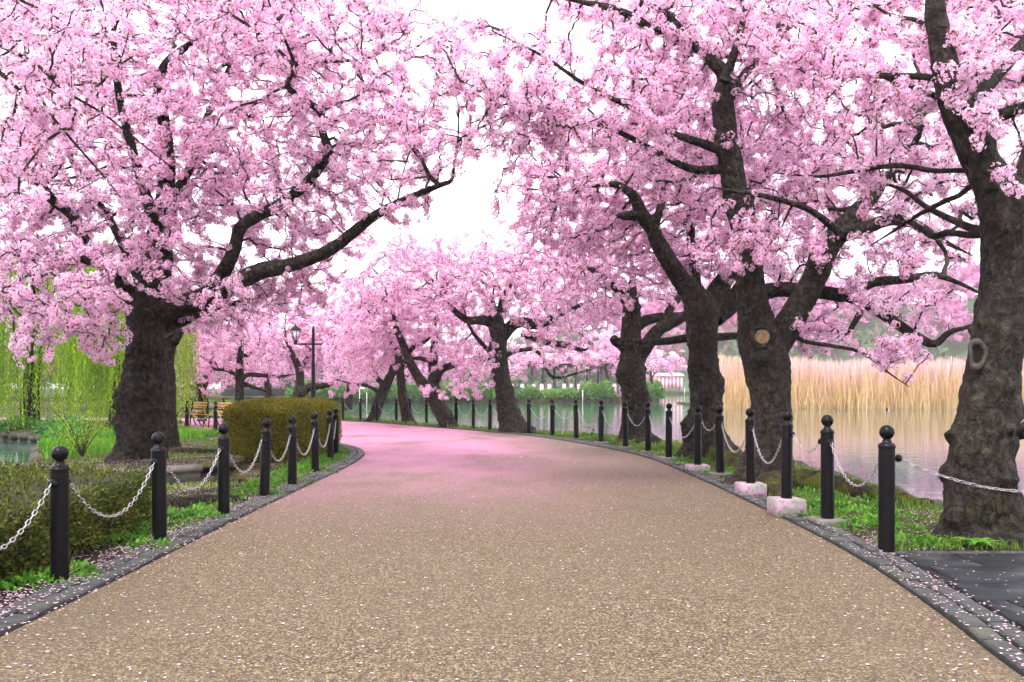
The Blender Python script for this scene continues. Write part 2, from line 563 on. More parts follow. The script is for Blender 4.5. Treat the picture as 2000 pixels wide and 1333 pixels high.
def kerb(name, inner, sign, dmax):
    """two rows of setts along the path's edge: near ones single, far ones joined"""
    bed_in, bed_out = offset(inner, sign * 0.0), offset(inner, sign * 0.33)
    n = len(inner)
    mb = MB()
    V = np.zeros((2 * n, 3))
    V[:n, :2], V[n:, :2] = bed_in, bed_out
    V[:, 2] = 0.010
    F_ = [(i, i + 1, n + i + 1, n + i) if sign < 0 else (i, n + i, n + i + 1, i + 1) for i in range(n - 1)]
    mb.add(V, F_)
    root = mb.build(name, M['hole'])
    tag(root, kind='structure')
    far = MB()
    for row in range(2):
        C = offset(inner, sign * (0.085 + 0.158 * row))
        seg = np.linalg.norm(np.diff(C, axis=0), axis=1)
        s = np.concatenate(([0], np.cumsum(seg)))
        at = 0.12 * row
        while at < s[-1] - 0.3:
            x, y = np.interp(at, s, C[:, 0]), np.interp(at, s, C[:, 1])
            x2, y2 = np.interp(at + 0.05, s, C[:, 0]), np.interp(at + 0.05, s, C[:, 1])
            rz = math.atan2(y2 - y, x2 - x) - math.pi / 2 + random.uniform(-0.03, 0.03)
            at += 0.247
            if y < 3.2:
                continue
            if y < dmax:
                o = bpy.data.objects.new('sett', random.choice(sett_meshes))
                o.location = (x, y, -0.008 + random.uniform(-0.007, 0.007))
                o.rotation_euler = (random.uniform(-0.02, 0.02), random.uniform(-0.02, 0.02), rz)
                link(o, root)
            elif x > -16:
                far.box((x, y, -0.012), (0.142, 0.232, 0.088), rz)
    o = far.build('sett_run', M['sett'], root)
    tag(o, kind='stuff')
kerb('kerb_right', inner_r, 1, 19.0)
kerb('kerb_left', inner_l, -1, 19.0)

# dark slabs on the right
def kerb_out(y):
    return float(np.interp(y, inner_r[:120, 1], inner_r[:120, 0])) + 0.355
pav = sheet('paving', [(9.9, 2.0), (9.9, 7.36)] + [(kerb_out(q), q) for q in np.linspace(7.36, 2.0, 14)], 0.005, M['hole'])
rows = [7.34, 7.22]
y = 7.22
while y > 2.5:
    y -= 0.52
    rows.append(y)
for i in range(len(rows) - 1):
    ya, yb = rows[i + 1], rows[i]
    la, lb = kerb_out(ya), kerb_out(yb)
    x = 2.3 + (-0.45 if i % 2 else 0.0)
    while x < 9.5:
        w = 0.9 if i else 0.34
        xb = x + w
        if xb - max(la, lb) > 0.08:
            g_ = 0.012
            c0, c1 = max(x, la) + g_, max(x, lb) + g_
            cx_, cy_ = (c0 + xb) / 2, (ya + yb) / 2
            V = [(c0 - cx_, ya + g_ - cy_), (xb - g_ - cx_, ya + g_ - cy_), (xb - g_ - cx_, yb - g_ - cy_), (c1 - cx_, yb - g_ - cy_)]
            mb = MB()
            mb.add([(*v, -0.02) for v in V] + [(*v, 0.02) for v in V], [(0, 3, 2, 1), (4, 5, 6, 7), (0, 1, 5, 4), (1, 2, 6, 5), (2, 3, 7, 6), (3, 0, 4, 7)])
            o = mb.build('paving_slab', M['slab'] if i else M['sett'], pav)
            o.location = (cx_, cy_, 0.002 + random.uniform(0.0, 0.004))
            o.rotation_euler = (random.uniform(-0.003, 0.003), random.uniform(-0.003, 0.003), 0)
        x += w

# stone edging of the right bank: single rough stones along the water
def rough_stone(name, mat, size, seed, n=2):
    bm = bmesh.new()
    bmesh.ops.create_icosphere(bm, subdivisions=n, radius=0.5)
    for v in bm.verts:
        q = v.co * 2.2 + Vector((seed * 3.1, seed * 1.7, seed))
        v.co *= 1 + 0.35 * noise.noise(q) + 0.12 * noise.noise(q * 2.7)
        v.co.x *= size[0]; v.co.y *= size[1]; v.co.z *= size[2]
    me = bpy.data.meshes.new(name)
    bm.to_mesh(me)
    bm.free()
    me.materials.append(mat)
    for p in me.polygons: p.use_smooth = True
    return me
edge_meshes = [rough_stone('edge_stone', M['stone'], (0.75, 0.5, 0.42), k) for k in range(5)]
edging = MB()
n = len(bank)
V = np.zeros((2 * n, 3))
V[:n, :2], V[n:, :2] = bank, offset(bank, 0.12)
V[:n, 2], V[n:, 2] = -0.05, -1.15
edging.add(V, [(i, n + i, n + i + 1, i + 1) for i in range(n - 1)])
edging = edging.build('bank_edging', M['stone'])
tag(edging, kind='structure')
seg = np.linalg.norm(np.diff(bank, axis=0), axis=1)
s = np.concatenate(([0], np.cumsum(seg)))
at = 3.0
while at < s[-1] - 70:
    x, y = np.interp(at, s, bank[:, 0]), np.interp(at, s, bank[:, 1])
    x2, y2 = np.interp(at + 0.1, s, bank[:, 0]), np.interp(at + 0.1, s, bank[:, 1])
    o = bpy.data.objects.new('edge_stone', random.choice(edge_meshes))
    o.location = (x + random.uniform(-.05, .05), y + random.uniform(-.05, .05), -0.14 + random.uniform(-0.05, 0.03))
    o.rotation_euler = (random.uniform(-.1, .1), random.uniform(-.1, .1), math.atan2(y2 - y, x2 - x) + random.uniform(-.15, .15))
    k = random.uniform(0.85, 1.2)
    o.scale = (k, k, k * random.uniform(0.8, 1.1))
    link(o, edging)
    at += 0.55 * k
edgl = MB()
n = len(pondl)
V = np.zeros((2 * n, 3))
V[:n, :2], V[n:, :2] = pondl, offset(pondl, 0.12)
V[:n, 2], V[n:, 2] = -0.05, -1.15
edgl.add(V, [(i, n + i, n + i + 1, i + 1) for i in range(n - 1)])
edgl = edgl.build('bank_edging', M['stone'])
tag(edgl, kind='structure')
seg = np.linalg.norm(np.diff(pondl, axis=0), axis=1)
s = np.concatenate(([0], np.cumsum(seg)))
at = 36.0
while at < s[-1] - 12:
    x, y = np.interp(at, s, pondl[:, 0]), np.interp(at, s, pondl[:, 1])
    o = bpy.data.objects.new('edge_stone', random.choice(edge_meshes))
    o.location = (x, y, -0.22 + random.uniform(-0.05, 0.04))
    o.rotation_euler = (0, 0, random.uniform(0, 6))
    o.scale = (.7, .7, .7)
    link(o, edgl)
    at += 0.6

# far shores and hill
sheet('far_bank', [(-160, 107), (-60, 106), (-10, 107), (6, 106), (17, 107), (19, 112), (17, 150), (-160, 150)], 0.25, M['soil'], 1.5)
sheet('far_shore', [(-400, 228), (500, 228), (900, 900), (-900, 900)], 0.3, M['soil'], 1.6)

# ------------------------------------------------------------------ bollards and chains
def bollard_meshes():
    r = {}
    mb = MB()
    mb.lathe([(0.062, 0.0), (0.062, 0.815), (0.067, 0.820), (0.067, 0.835), (0.061, 0.842), (0.058, 0.852), (0.045, 0.858)], n=20)
    r['post'] = mb
    mb = MB()
    mb.lathe([(0.044, 0.856), (0.036, 0.868), (0.030, 0.880), (0.030, 0.888)], n=16)
    r['collar'] = mb
    mb = MB()
    prof = [(max(0.004, 0.058 * math.cos(a)), 0.940 + 0.0585 * math.sin(a)) for a in np.linspace(-1.5, 1.5, 13)]
    mb.lathe(prof, n=20)
    r['ball_cap'] = mb
    mb = MB()
    prof = [(0.020, 0.0), (0.020, 0.018), (0.030, 0.024), (0.032, 0.040), (0.024, 0.056), (0.008, 0.064)]
    mb.lathe(prof, n=12)
    r['chain_boss'] = mb
    out = {}
    for k, mb in r.items():
        V = np.concatenate(mb.v)
        me = mesh_np(k, V, mb.l, mb.s, smooth=True)
        me.materials.append(M['iron'])
        try:
            me.set_sharp_from_angle(angle=R(35))
        except Exception:
            pass
        out[k] = me
    return out
BM_ = bollard_meshes()

def bollard(loc, H, label, group, dirs, footing=None, lean=0.0):
    e = empty('bollard', loc, label, 'bollard', group)
    e.scale = (H, H, H)
    e.rotation_euler = (random.gauss(0, .010), random.gauss(0, .010), random.uniform(0, 6) * 0)
    for k in ('post', 'collar', 'ball_cap'):
        link(bpy.data.objects.new(k, BM_[k]), e)
    for d in dirs:
        o = bpy.data.objects.new('chain_boss', BM_['chain_boss'])
        o.location = (0.055 * d[0], 0.055 * d[1], 0.735)
        o.rotation_euler = Vector((d[0], d[1], 0)).to_track_quat('Z', 'Y').to_euler()
        link(o, e)
    if footing:
        w, h, mat = footing
        mb = MB()
        mb.box((0, 0, -h / 2), (w / H, w / H, h / H))
        o = mb.build('footing', M[mat], e)
        o.rotation_euler = (0, 0, random.uniform(-.1, .1))
        bv = o.modifiers.new('edge', 'BEVEL')
        bv.width = 0.012
        bv.segments = 1
    return e

ORD = ['nearest', 'second', 'third', 'fourth', 'fifth', 'sixth', 'seventh', 'eighth', 'ninth', 'tenth', 'eleventh', 'twelfth', 'thirteenth', 'fourteenth', 'fifteenth', 'sixteenth', 'seventeenth', 'eighteenth', 'nineteenth', 'twentieth', 'twenty-first', 'twenty-second', 'twenty-third', 'twenty-fourth', 'twenty-fifth', 'twenty-sixth', 'twenty-seventh', 'twenty-eighth', 'twenty-ninth', 'thirtieth', 'thirty-first', 'thirty-second', 'thirty-third', 'thirty-fourth']

# (x, base row, top row, footing width, footing height, footing material)
right_px = [(1731, 1077, 830, .16, .02, 'concrete'), (1616, 1012, 810, .30, .07, 'concrete'), (1536, 974, 802.5, .32, .19, 'concrete_pink'), (1466, 944, 797, .33, .17, 'concrete_pink'),
            (1407, 923, 792.5, .32, .06, 'concrete'), (1362.5, 908, 792, .34, .13, 'concrete_pink'), (1306, 893, 787.5, .32, .07, 'concrete'), (1266, 881, 785, .3, .05, 'concrete'),
            (1221.5, 872, 783.5, .34, .07, 'concrete'), (1174, 863, 781, .34, .06, 'concrete'), (1126, 856, 780), (1079, 851, 779.5), (1033, 846, 779), (993, 842, 778.5), (957, 840, 780),
            (924.5, 837, 780), (891, 833.5, 778), (862, 831.5, 780), (833, 830, 781), (801, 827.5, 778.5), (774, 826, 780), (736.6, 823.6, 779), (704, 821.5, 779), (670, 820, 779)]
RP = []
for q in right_px:
    z = q[4] if len(q) > 3 else 0.03
    p = G(q[0], q[1], z)
    H = (q[1] - q[2]) * p[1] / F
    RP.append((p, H, q[3:] if len(q) > 3 else None))
for px in (639, 604, 571, 537, 503, 470, 437, 405, 374, 345):
    d = 37.2 + (639 - px) * 0.010
    p = W(px, 0, d); p[2] = 0.0
    RP.append((p, 0.93, None))
LP = []
for q in [(117, 1142, 870), (312, 1062, 843), (437, 1010, 827), (516, 974, 817), (571, 950, 812), (616, 925, 805), (646, 902, 800)]:
    p = G(q[0], q[1])
    LP.append((p, (q[1] - q[2]) * p[1] / F, None))
for x, yy in [(-3.66, 18.1), (-4.12, 19.8), (-4.95, 21.2), (-6.2, 22.9), (-7.7, 24.9), (-9.2, 27.0), (-10.9, 29.2), (-12.8, 31.0)]:
    LP.append((np.array([x, yy, 0.0]), 0.97, None))
LP[4] = (LP[4][0], LP[4][1], (.34, .03, 'concrete'))
# one more on either side just outside the frame carries the chains that leave the picture
R0 = (np.array([5.5, 7.25, 0.0]), 1.02, None)
L0 = (np.array([-3.25, 4.55, 0.0]), 0.99, None)

def run(posts, row, first_label, near_links, offframe):
    seq = [offframe] + posts
    side = []
    for i, (p, H, ft) in enumerate(seq):
        a = seq[i - 1][0] if i > 0 else None
        b = seq[i + 1][0] if i + 1 < len(seq) else None
        dirs = []
        for q in (a, b):
            if q is not None:
                v = (q - p)[:2]
                dirs.append(tuple(v / np.linalg.norm(v)))
        if i == 0:
            lab = f'black ball-topped bollard mostly outside the frame before the nearest in the {row} row'
        else:
            lab = f'black iron bollard with ball cap, {ORD[i-1]} from the front in the {row} chained row'
        bollard(p, H, lab, f'bollards along the {row} edge of the path', dirs, ft)
        side.append((p, H, dirs))
    return seq

link_me = None
def link_mesh():
    L, Wd, r = 0.058, 0.033, 0.0052
    a = np.linspace(0, 2 * math.pi, 10, endpoint=False)
    C = np.stack([(L/2 - Wd/2) * np.sign(np.cos(a)) * (np.abs(np.cos(a)) > 0.2) + (Wd/2 - r) * np.cos(a), (Wd/2 - r) * np.sin(a), 0 * a], axis=1)
    V, Fc = [], []
    m = 3
    for i, c in enumerate(C):
        out = np.array([math.cos(a[i]), math.sin(a[i]), 0])
        for k in range(m):
            t = 2 * math.pi * k / m
            V.append(c + out * r * math.cos(t) + np.array([0, 0, r * math.sin(t)]))
    N = len(C)
    for i in range(N):
        for k in range(m):
            Fc.append((i*m+k, ((i+1) % N)*m+k, ((i+1) % N)*m+(k+1) % m, i*m+(k+1) % m))
    return np.array(V), Fc
LV, LF = link_mesh()
mb = MB(); mb.add(LV, LF)
link_me = mesh_np('chain_link', np.concatenate(mb.v), mb.l, mb.s, smooth=True)
link_me.materials.append(M['chain'])

def chain(p, Hp, q, Hq, label, group, single, sag):
    u = (q - p); u[2] = 0
    u = u / np.linalg.norm(u)
    a = p + np.array([0, 0, 0.735 * Hp]) + u * 0.115
    b = q + np.array([0, 0, 0.735 * Hq]) - u * 0.115
    t = np.linspace(0, 1, 240)
    P = a[None] * (1 - t)[:, None] + b[None] * t[:, None]
    P[:, 2] -= sag * 4 * t * (1 - t)
    s = np.concatenate(([0], np.cumsum(np.linalg.norm(np.diff(P, axis=0), axis=1))))
    pitch = 0.047
    n = int(s[-1] / pitch)
    at = (np.arange(n) + 0.5) * s[-1] / n
    C = np.stack([np.interp(at, s, P[:, k]) for k in range(3)], axis=1)
    C2 = np.stack([np.interp(at + 0.005, s, P[:, k]) for k in range(3)], axis=1)
    C1 = np.stack([np.interp(at - 0.005, s, P[:, k]) for k in range(3)], axis=1)
    T = C2 - C1
    T /= np.linalg.norm(T, axis=1)[:, None]
    mid = C[n // 2]
    if single:
        e = empty('chain', mid, label, 'chain', group)
    acc = MB()
    for i in range(n):
        x = Vector(T[i])
        yv = Vector((0, 0, 1)).cross(x).normalized()
        zv = x.cross(yv)
        M3 = Matrix((x, yv, zv)).transposed()
        roll = Matrix.Rotation(math.pi / 4 + (math.pi / 2 if i % 2 else 0) + random.uniform(-.15, .15), 3, 'X')
        M3 = M3 @ roll
        if single:
            o = bpy.data.objects.new('chain_link', link_me)
            o.matrix_local = Matrix.Translation(Vector(C[i] - mid)) @ M3.to_4x4()
            link(o, e)
        else:
            acc.add(LV @ np.array(M3).T + C[i] - mid, LF)
    if not single:
        o = acc.build('chain', M['chain'], smooth=True)
        o.location = mid
        tag(o, label, 'chain', group)

for posts, row, off, nsingle in ((RP, 'right', R0, 7), (LP, 'left', L0, 7)):
    seq = run(posts, row, '', nsingle, off)
    for i in range(len(seq) - 1):
        p, Hp, _ = seq[i]
        q, Hq, _ = seq[i + 1]
        L = np.linalg.norm((q - p)[:2])
        if i == 0:
            lab = f'steel chain leaving the frame from the nearest {row} bollard'
            sag = 0.25 if row == 'right' else 0.36
        else:
            lab = f'steel chain hanging between the {ORD[i-1]} and {ORD[i]} bollards of the {row} row'
            sag = min(0.37, 0.215 * L) * random.uniform(.86, 1.1)
        chain(p.copy(), Hp, q.copy(), Hq, lab, f'chains of the {row} row', i < nsingle, sag)

# ------------------------------------------------------------------ cherry trees
def blossom_sources():
    """four clusters of open flowers; never linked to the scene, only scattered by the crowns"""
    col = bpy.data.collections.new('blossom_cluster_sources')
    for k in range(4):
        r = random.Random(100 + k)
        mb = MB()
        nf = 13
        for i in range(nf):
            z = 1 - 2 * (i + 0.5) / nf
            a = i * 2.39996 + r.uniform(-.3, .3)
            q = math.sqrt(1 - z * z)
            d = Vector((q * math.cos(a), q * math.sin(a), z)) + Vector((r.uniform(-.25, .25), r.uniform(-.25, .25), r.uniform(-.25, .25)))
            d.normalize()
            c = d * r.uniform(0.030, 0.052)
            c.z -= 0.006
            Mx = d.to_track_quat('Z', 'Y').to_matrix()
            fr = r.uniform(0.0165, 0.021)
            off = r.uniform(0, 6)
            cup = r.uniform(0.15, 0.55)
            for pt in range(5):
                b = off + pt * 2 * math.pi / 5
                pts = []
                for (rr, da, h) in ((0.12, 0, 0), (0.72, -0.56, 0.5), (1.0, -0.2, 1.0), (1.0, 0.2, 1.0), (0.72, 0.56, 0.5)):
                    v = Vector((fr * rr * math.cos(b + da), fr * rr * math.sin(b + da), fr * h * cup))
                    pts.append(np.array(c + Mx @ v))
                mb.add(pts, [(0, 1, 2, 3, 4)], 0)
            cen = [np.array(c + Mx @ Vector((fr * 0.27 * math.cos(t), fr * 0.27 * math.sin(t), fr * 0.13))) for t in (0, 2.09, 4.19)]
            mb.add(cen, [(0, 1, 2)], 1)
            # flower stalk
            s = d * 0.006
            w = Mx @ Vector((0.0016, 0, 0))
            mb.add([np.array(s - w), np.array(s + w), np.array(c + w), np.array(c - w)], [(0, 1, 2, 3)], 1)
        for i in range(2 if k % 2 else 1):
            d = Vector((r.uniform(-1, 1), r.uniform(-1, 1), r.uniform(0, 1))).normalized()
            Mx = d.to_track_quat('Y', 'Z').to_matrix()
            L = r.uniform(0.035, 0.06)
            pts = [np.array(d * 0.03 + Mx @ Vector(v)) for v in ((0, 0, 0), (L * .22, L * .45, .004), (0, L, 0), (-L * .22, L * .45, .004))]
            mb.add(pts, [(0, 1, 2, 3)], 2)
        V = np.concatenate(mb.v)
        me = mesh_np('blossom_cluster', V, mb.l, mb.s)
        for m in (M['petal'], M['calyx'], M['bronze']):
            me.materials.append(m)
        me.polygons.foreach_set('material_index', np.array(mb.m, dtype=np.int32))
        col.objects.link(bpy.data.objects.new('blossom_cluster', me))
    return col

def scatter_group(col):
    g = bpy.data.node_groups.new('blossom_scatter', 'GeometryNodeTree')
    g.interface.new_socket('Geometry', in_out='INPUT', socket_type='NodeSocketGeometry')
    g.interface.new_socket('Geometry', in_out='OUTPUT', socket_type='NodeSocketGeometry')
    N, L = g.nodes, g.links
    gi, go = N.new('NodeGroupInput'), N.new('NodeGroupOutput')
    ci = N.new('GeometryNodeCollectionInfo')
    ci.inputs['Collection'].default_value = col
    ci.inputs['Separate Children'].default_value = True
    ci.inputs['Reset Children'].default_value = True
    ip = N.new('GeometryNodeInstanceOnPoints')
    ip.inputs['Pick Instance'].default_value = True
    ri = N.new('FunctionNodeRandomValue'); ri.data_type = 'INT'
    ri.inputs['Min'].default_value = 0 if 'Min' in ri.inputs else 0
    for s in ri.inputs:
        if s.name == 'Min' and s.type == 'INT': s.default_value = 0
        if s.name == 'Max' and s.type == 'INT': s.default_value = 3
    rv = N.new('FunctionNodeRandomValue'); rv.data_type = 'FLOAT_VECTOR'
    for s in rv.inputs:
        if s.name == 'Max' and s.type == 'VECTOR': s.default_value = (6.283, 6.283, 6.283)
        if s.name == 'Min' and s.type == 'VECTOR': s.default_value = (0, 0, 0)
    at = N.new('GeometryNodeInputNamedAttribute'); at.data_type = 'FLOAT'
    at.inputs['Name'].default_value = 'size'
    L.new(gi.outputs[0], ip.inputs['Points'])
    L.new(ci.outputs[0], ip.inputs['Instance'])
    L.new([o for o in ri.outputs if o.type == 'INT'][0], ip.inputs['Instance Index'])
    L.new([o for o in rv.outputs if o.type == 'VECTOR'][0], ip.inputs['Rotation'])
    L.new([o for o in at.outputs if o.enabled][0], ip.inputs['Scale'])
    L.new(ip.outputs[0], go.inputs[0])
    return g
SCATTER = scatter_group(blossom_sources())

def px_line(pts, d0, d1):
    """traced line (px, py, half width in px) from distance d0 to d1 -> rows x y z r"""
    pts = np.array(pts, dtype=float)
    L = np.concatenate(([0], np.cumsum(np.linalg.norm(np.diff(pts[:, :2], axis=0), axis=1))))
    d = d0 + (d1 - d0) * L / max(L[-1], 1e-6)
    return np.array([[*W(p[0], p[1], dd), p[2] * dd / F] for p, dd in zip(pts, d)])

def stem(name, rows, parent, origin, n=28, step=0.05, rough=0.10, flare=None, burls=(), mat=None, seed=0, nburl=0, taper=False, fine=False, slim=None):
    C = catmull(rows, step)
    P, rad = C[:, :3], np.maximum(C[:, 3] * (slim if slim else 1.0), 0.004)
    if taper:
        k_ = np.clip((1 - np.arange(len(rad)) / (len(rad) - 1)) / 0.3, 0, 1)
        rad = np.maximum(np.minimum(rad, 0.006 + (rad - 0.006) * k_ ** 0.8), 0.005)
    T, U, B = frames(P)
    a = np.arange(n) / n * 2 * math.pi
    ring = U[:, None, :] * np.cos(a)[None, :, None] + B[:, None, :] * np.sin(a)[None, :, None]
    rr = np.repeat(rad[:, None], n, axis=1)
    rnd = random.Random(seed)
    V0 = P[:, None, :] + ring * rr[:, :, None]
    nz = np.zeros_like(rr)
    so = Vector((seed * 7.3, seed * 3.9, seed * 5.1))
    if rough:
        r0 = float(np.median(rad))
        f1, f2 = 0.9 / max(r0, 0.03), 2.6 / max(r0, 0.03)
        for i in range(len(P)):
            for k in range(n):
                q = Vector(V0[i, k]) + so
                q2 = Vector((q.x, q.y, q.z * 0.55))
                nz[i, k] = noise.noise(q2 * f1) + 0.55 * noise.noise(q * f2)
                if fine:
                    q3 = Vector((q.x, q.y, q.z * 0.5))
                    nz[i, k] += 0.55 * (0.2 - abs(noise.noise(q3 * 8.0))) + 0.55 * (0.2 - abs(noise.noise(q * 24.0)))
    if flare:
        amp, hgt, lobes = flare
        z = P[:, 2]
        fl = np.exp(-np.maximum(z, 0) / hgt)
        ph = rnd.uniform(0, 6)
        lob = 0.55 + 0.45 * np.cos(lobes * a + ph + 0.8 * np.sin(2 * a + ph))
        rr = rr * (1 + amp * fl[:, None] * lob[None, :])
    V = P[:, None, :] + ring * (rr * (1 + rough * nz))[:, :, None]
    bl = list(burls)
    for _ in range(nburl):
        i = rnd.randrange(int(len(P) * 0.1), int(len(P) * 0.9))
        k = rnd.randrange(n)
        bl.append((V[i, k].copy(), rad[i] * rnd.uniform(0.22, 0.45), rad[i] * rnd.uniform(0.10, 0.26)))
    for c, r, h in bl:
        dist = np.linalg.norm(V - np.asarray(c)[None, None, :], axis=2)
        w = np.exp(-(dist / r) ** 2) * (1 + 0.9 * np.minimum(1, np.maximum(-1, nz)))
        V = V + ring * (h * w)[:, :, None]
    m = len(P)
    V = V.reshape(-1, 3) - np.asarray(origin)
    i = np.arange(m - 1)[:, None] * n
    k = np.arange(n)[None, :]
    k2 = (k + 1) % n
    Fc = np.stack([i + k, i + k2, i + n + k2, i + n + k], axis=-1).reshape(-1)
    sizes = [4] * ((m - 1) * n) + [n]
    loops = np.concatenate([Fc, np.arange((m - 1) * n, m * n)])
    me = mesh_np(name, V, loops, sizes, smooth=True)
    me.materials.append(mat or M['bark'])
    o = link(bpy.data.objects.new(name, me), parent)
    return o, C

def grow(seeds, slen, A, bf):
    """shortest-wiring tree: joins every point of A to the limbs by short, forking branches"""
    ns, m = len(seeds), len(A)
    P = np.vstack([seeds, A])
    plen = np.concatenate([slen, np.zeros(m)])
    best = np.full(m, np.inf)
    par = np.zeros(m, dtype=int)
    for c in range(0, ns, 200):
        D = np.linalg.norm(A[:, None, :] - seeds[None, c:c + 200, :], axis=2) + slen[None, c:c + 200] * bf
        j = D.argmin(axis=1)
        v = D[np.arange(m), j]
        better = v < best
        best[better] = v[better]
        par[better] = j[better] + c
    done = np.zeros(m, dtype=bool)
    cost = best.copy()
    order = []
    for _ in range(m):
        i = int(cost.argmin())
        done[i] = True
        order.append(i)
        pl = plen[par[i]] + np.linalg.norm(A[i] - P[par[i]])
        plen[ns + i] = pl
        cost[i] = np.inf
        D = np.linalg.norm(A - A[i], axis=1) + bf * pl
        up = (D < best) & ~done
        best[up] = D[up]
        par[up] = ns + i
        cost[up] = D[up]
    cnt = np.ones(ns + m)
    for i in order[::-1]:
        cnt[par[i]] += cnt[ns + i]
    return P, par, cnt, order

def twig_mesh(P, par, cnt, ns, tip, seedrad, sides, origin):
    m = len(par)
    a, b = P[par], P[ns:]
    rb = tip * cnt[ns:] ** 0.42
    ra = np.where(par < ns, np.minimum(tip * cnt[ns:] ** 0.42 * 1.35, seedrad[np.minimum(par, ns - 1)] * 0.9), tip * np.maximum(cnt[par], 1) ** 0.42)
    ra = np.minimum(ra, rb * 1.6)
    L = np.linalg.norm(b - a, axis=1)
    T = (b - a) / (L[:, None] + 1e-9)
    ref = rng.normal(size=(m, 3))
    U = ref - T * (ref * T).sum(1)[:, None]
    U /= np.linalg.norm(U, axis=1)[:, None]
    B = np.cross(T, U)
    k1 = (U * rng.normal(0, 0.07, (m, 1)) + B * rng.normal(0, 0.07, (m, 1))) * L[:, None]
    k2 = (U * rng.normal(0, 0.06, (m, 1)) + B * rng.normal(0, 0.06, (m, 1))) * L[:, None]
    rings = [(a, ra), (a + (b - a) * 0.36 + k1, ra * .64 + rb * .36), (a + (b - a) * 0.70 + k2, ra * .3 + rb * .7), (b, rb)]
    ang = np.arange(sides) / sides * 2 * math.pi
    V = np.zeros((m, 4, sides, 3))
    for q, (c, r) in enumerate(rings):
        V[:, q] = c[:, None, :] + (U[:, None, :] * np.cos(ang)[None, :, None] + B[:, None, :] * np.sin(ang)[None, :, None]) * r[:, None, None]
    base = np.arange(m)[:, None, None] * (4 * sides)
    i = (np.arange(3) * sides)[None, :, None]
    k = np.arange(sides)[None, None, :]
    kk = (k + 1) % sides
    Fc = np.stack([base + i + k, base + i + kk, base + i + sides + kk, base + i + sides + k], axis=-1).reshape(-1)
    mids = (rings, k1, k2)
    me = mesh_np('twigs', V.reshape(-1, 3) - np.asarray(origin), Fc, np.full(m * 3 * sides, 4), smooth=True)
    me.materials.append(M['twig'])
    return me, rings

def in_ball(n, shell=0.0):
    v = rng.normal(size=(n, 3))
    v /= np.linalg.norm(v, axis=1)[:, None]
    r = rng.random(n) ** (1 / (3 + shell))
    return v * r[:, None]

GAPS = []   # open sky over the path: (px, py, rx, ry, share of blossom kept)
GAPS += [(905, 415, 65, 65, 0.08), (950, 340, 40, 60, 0.35), (1000, 45, 50, 50, 0.35), (900, 200, 60, 100, 0.6), (1120, 120, 45, 70, 0.4), (690, 510, 40, 40, 0.3), (1430, 130, 40, 40, 0.4), (660, 60, 60, 60, 0.5)]

def keep_open(px, py):
    keep = np.ones(len(px))
    for gx, gy, rx, ry, k in GAPS:
        q = ((px - gx) / rx) ** 2 + ((py - gy) / ry) ** 2
        keep = np.minimum(keep, k + (1 - k) * np.clip((np.sqrt(q) - 0.55) / 0.75, 0, 1))
    return rng.random(len(px)) < keep

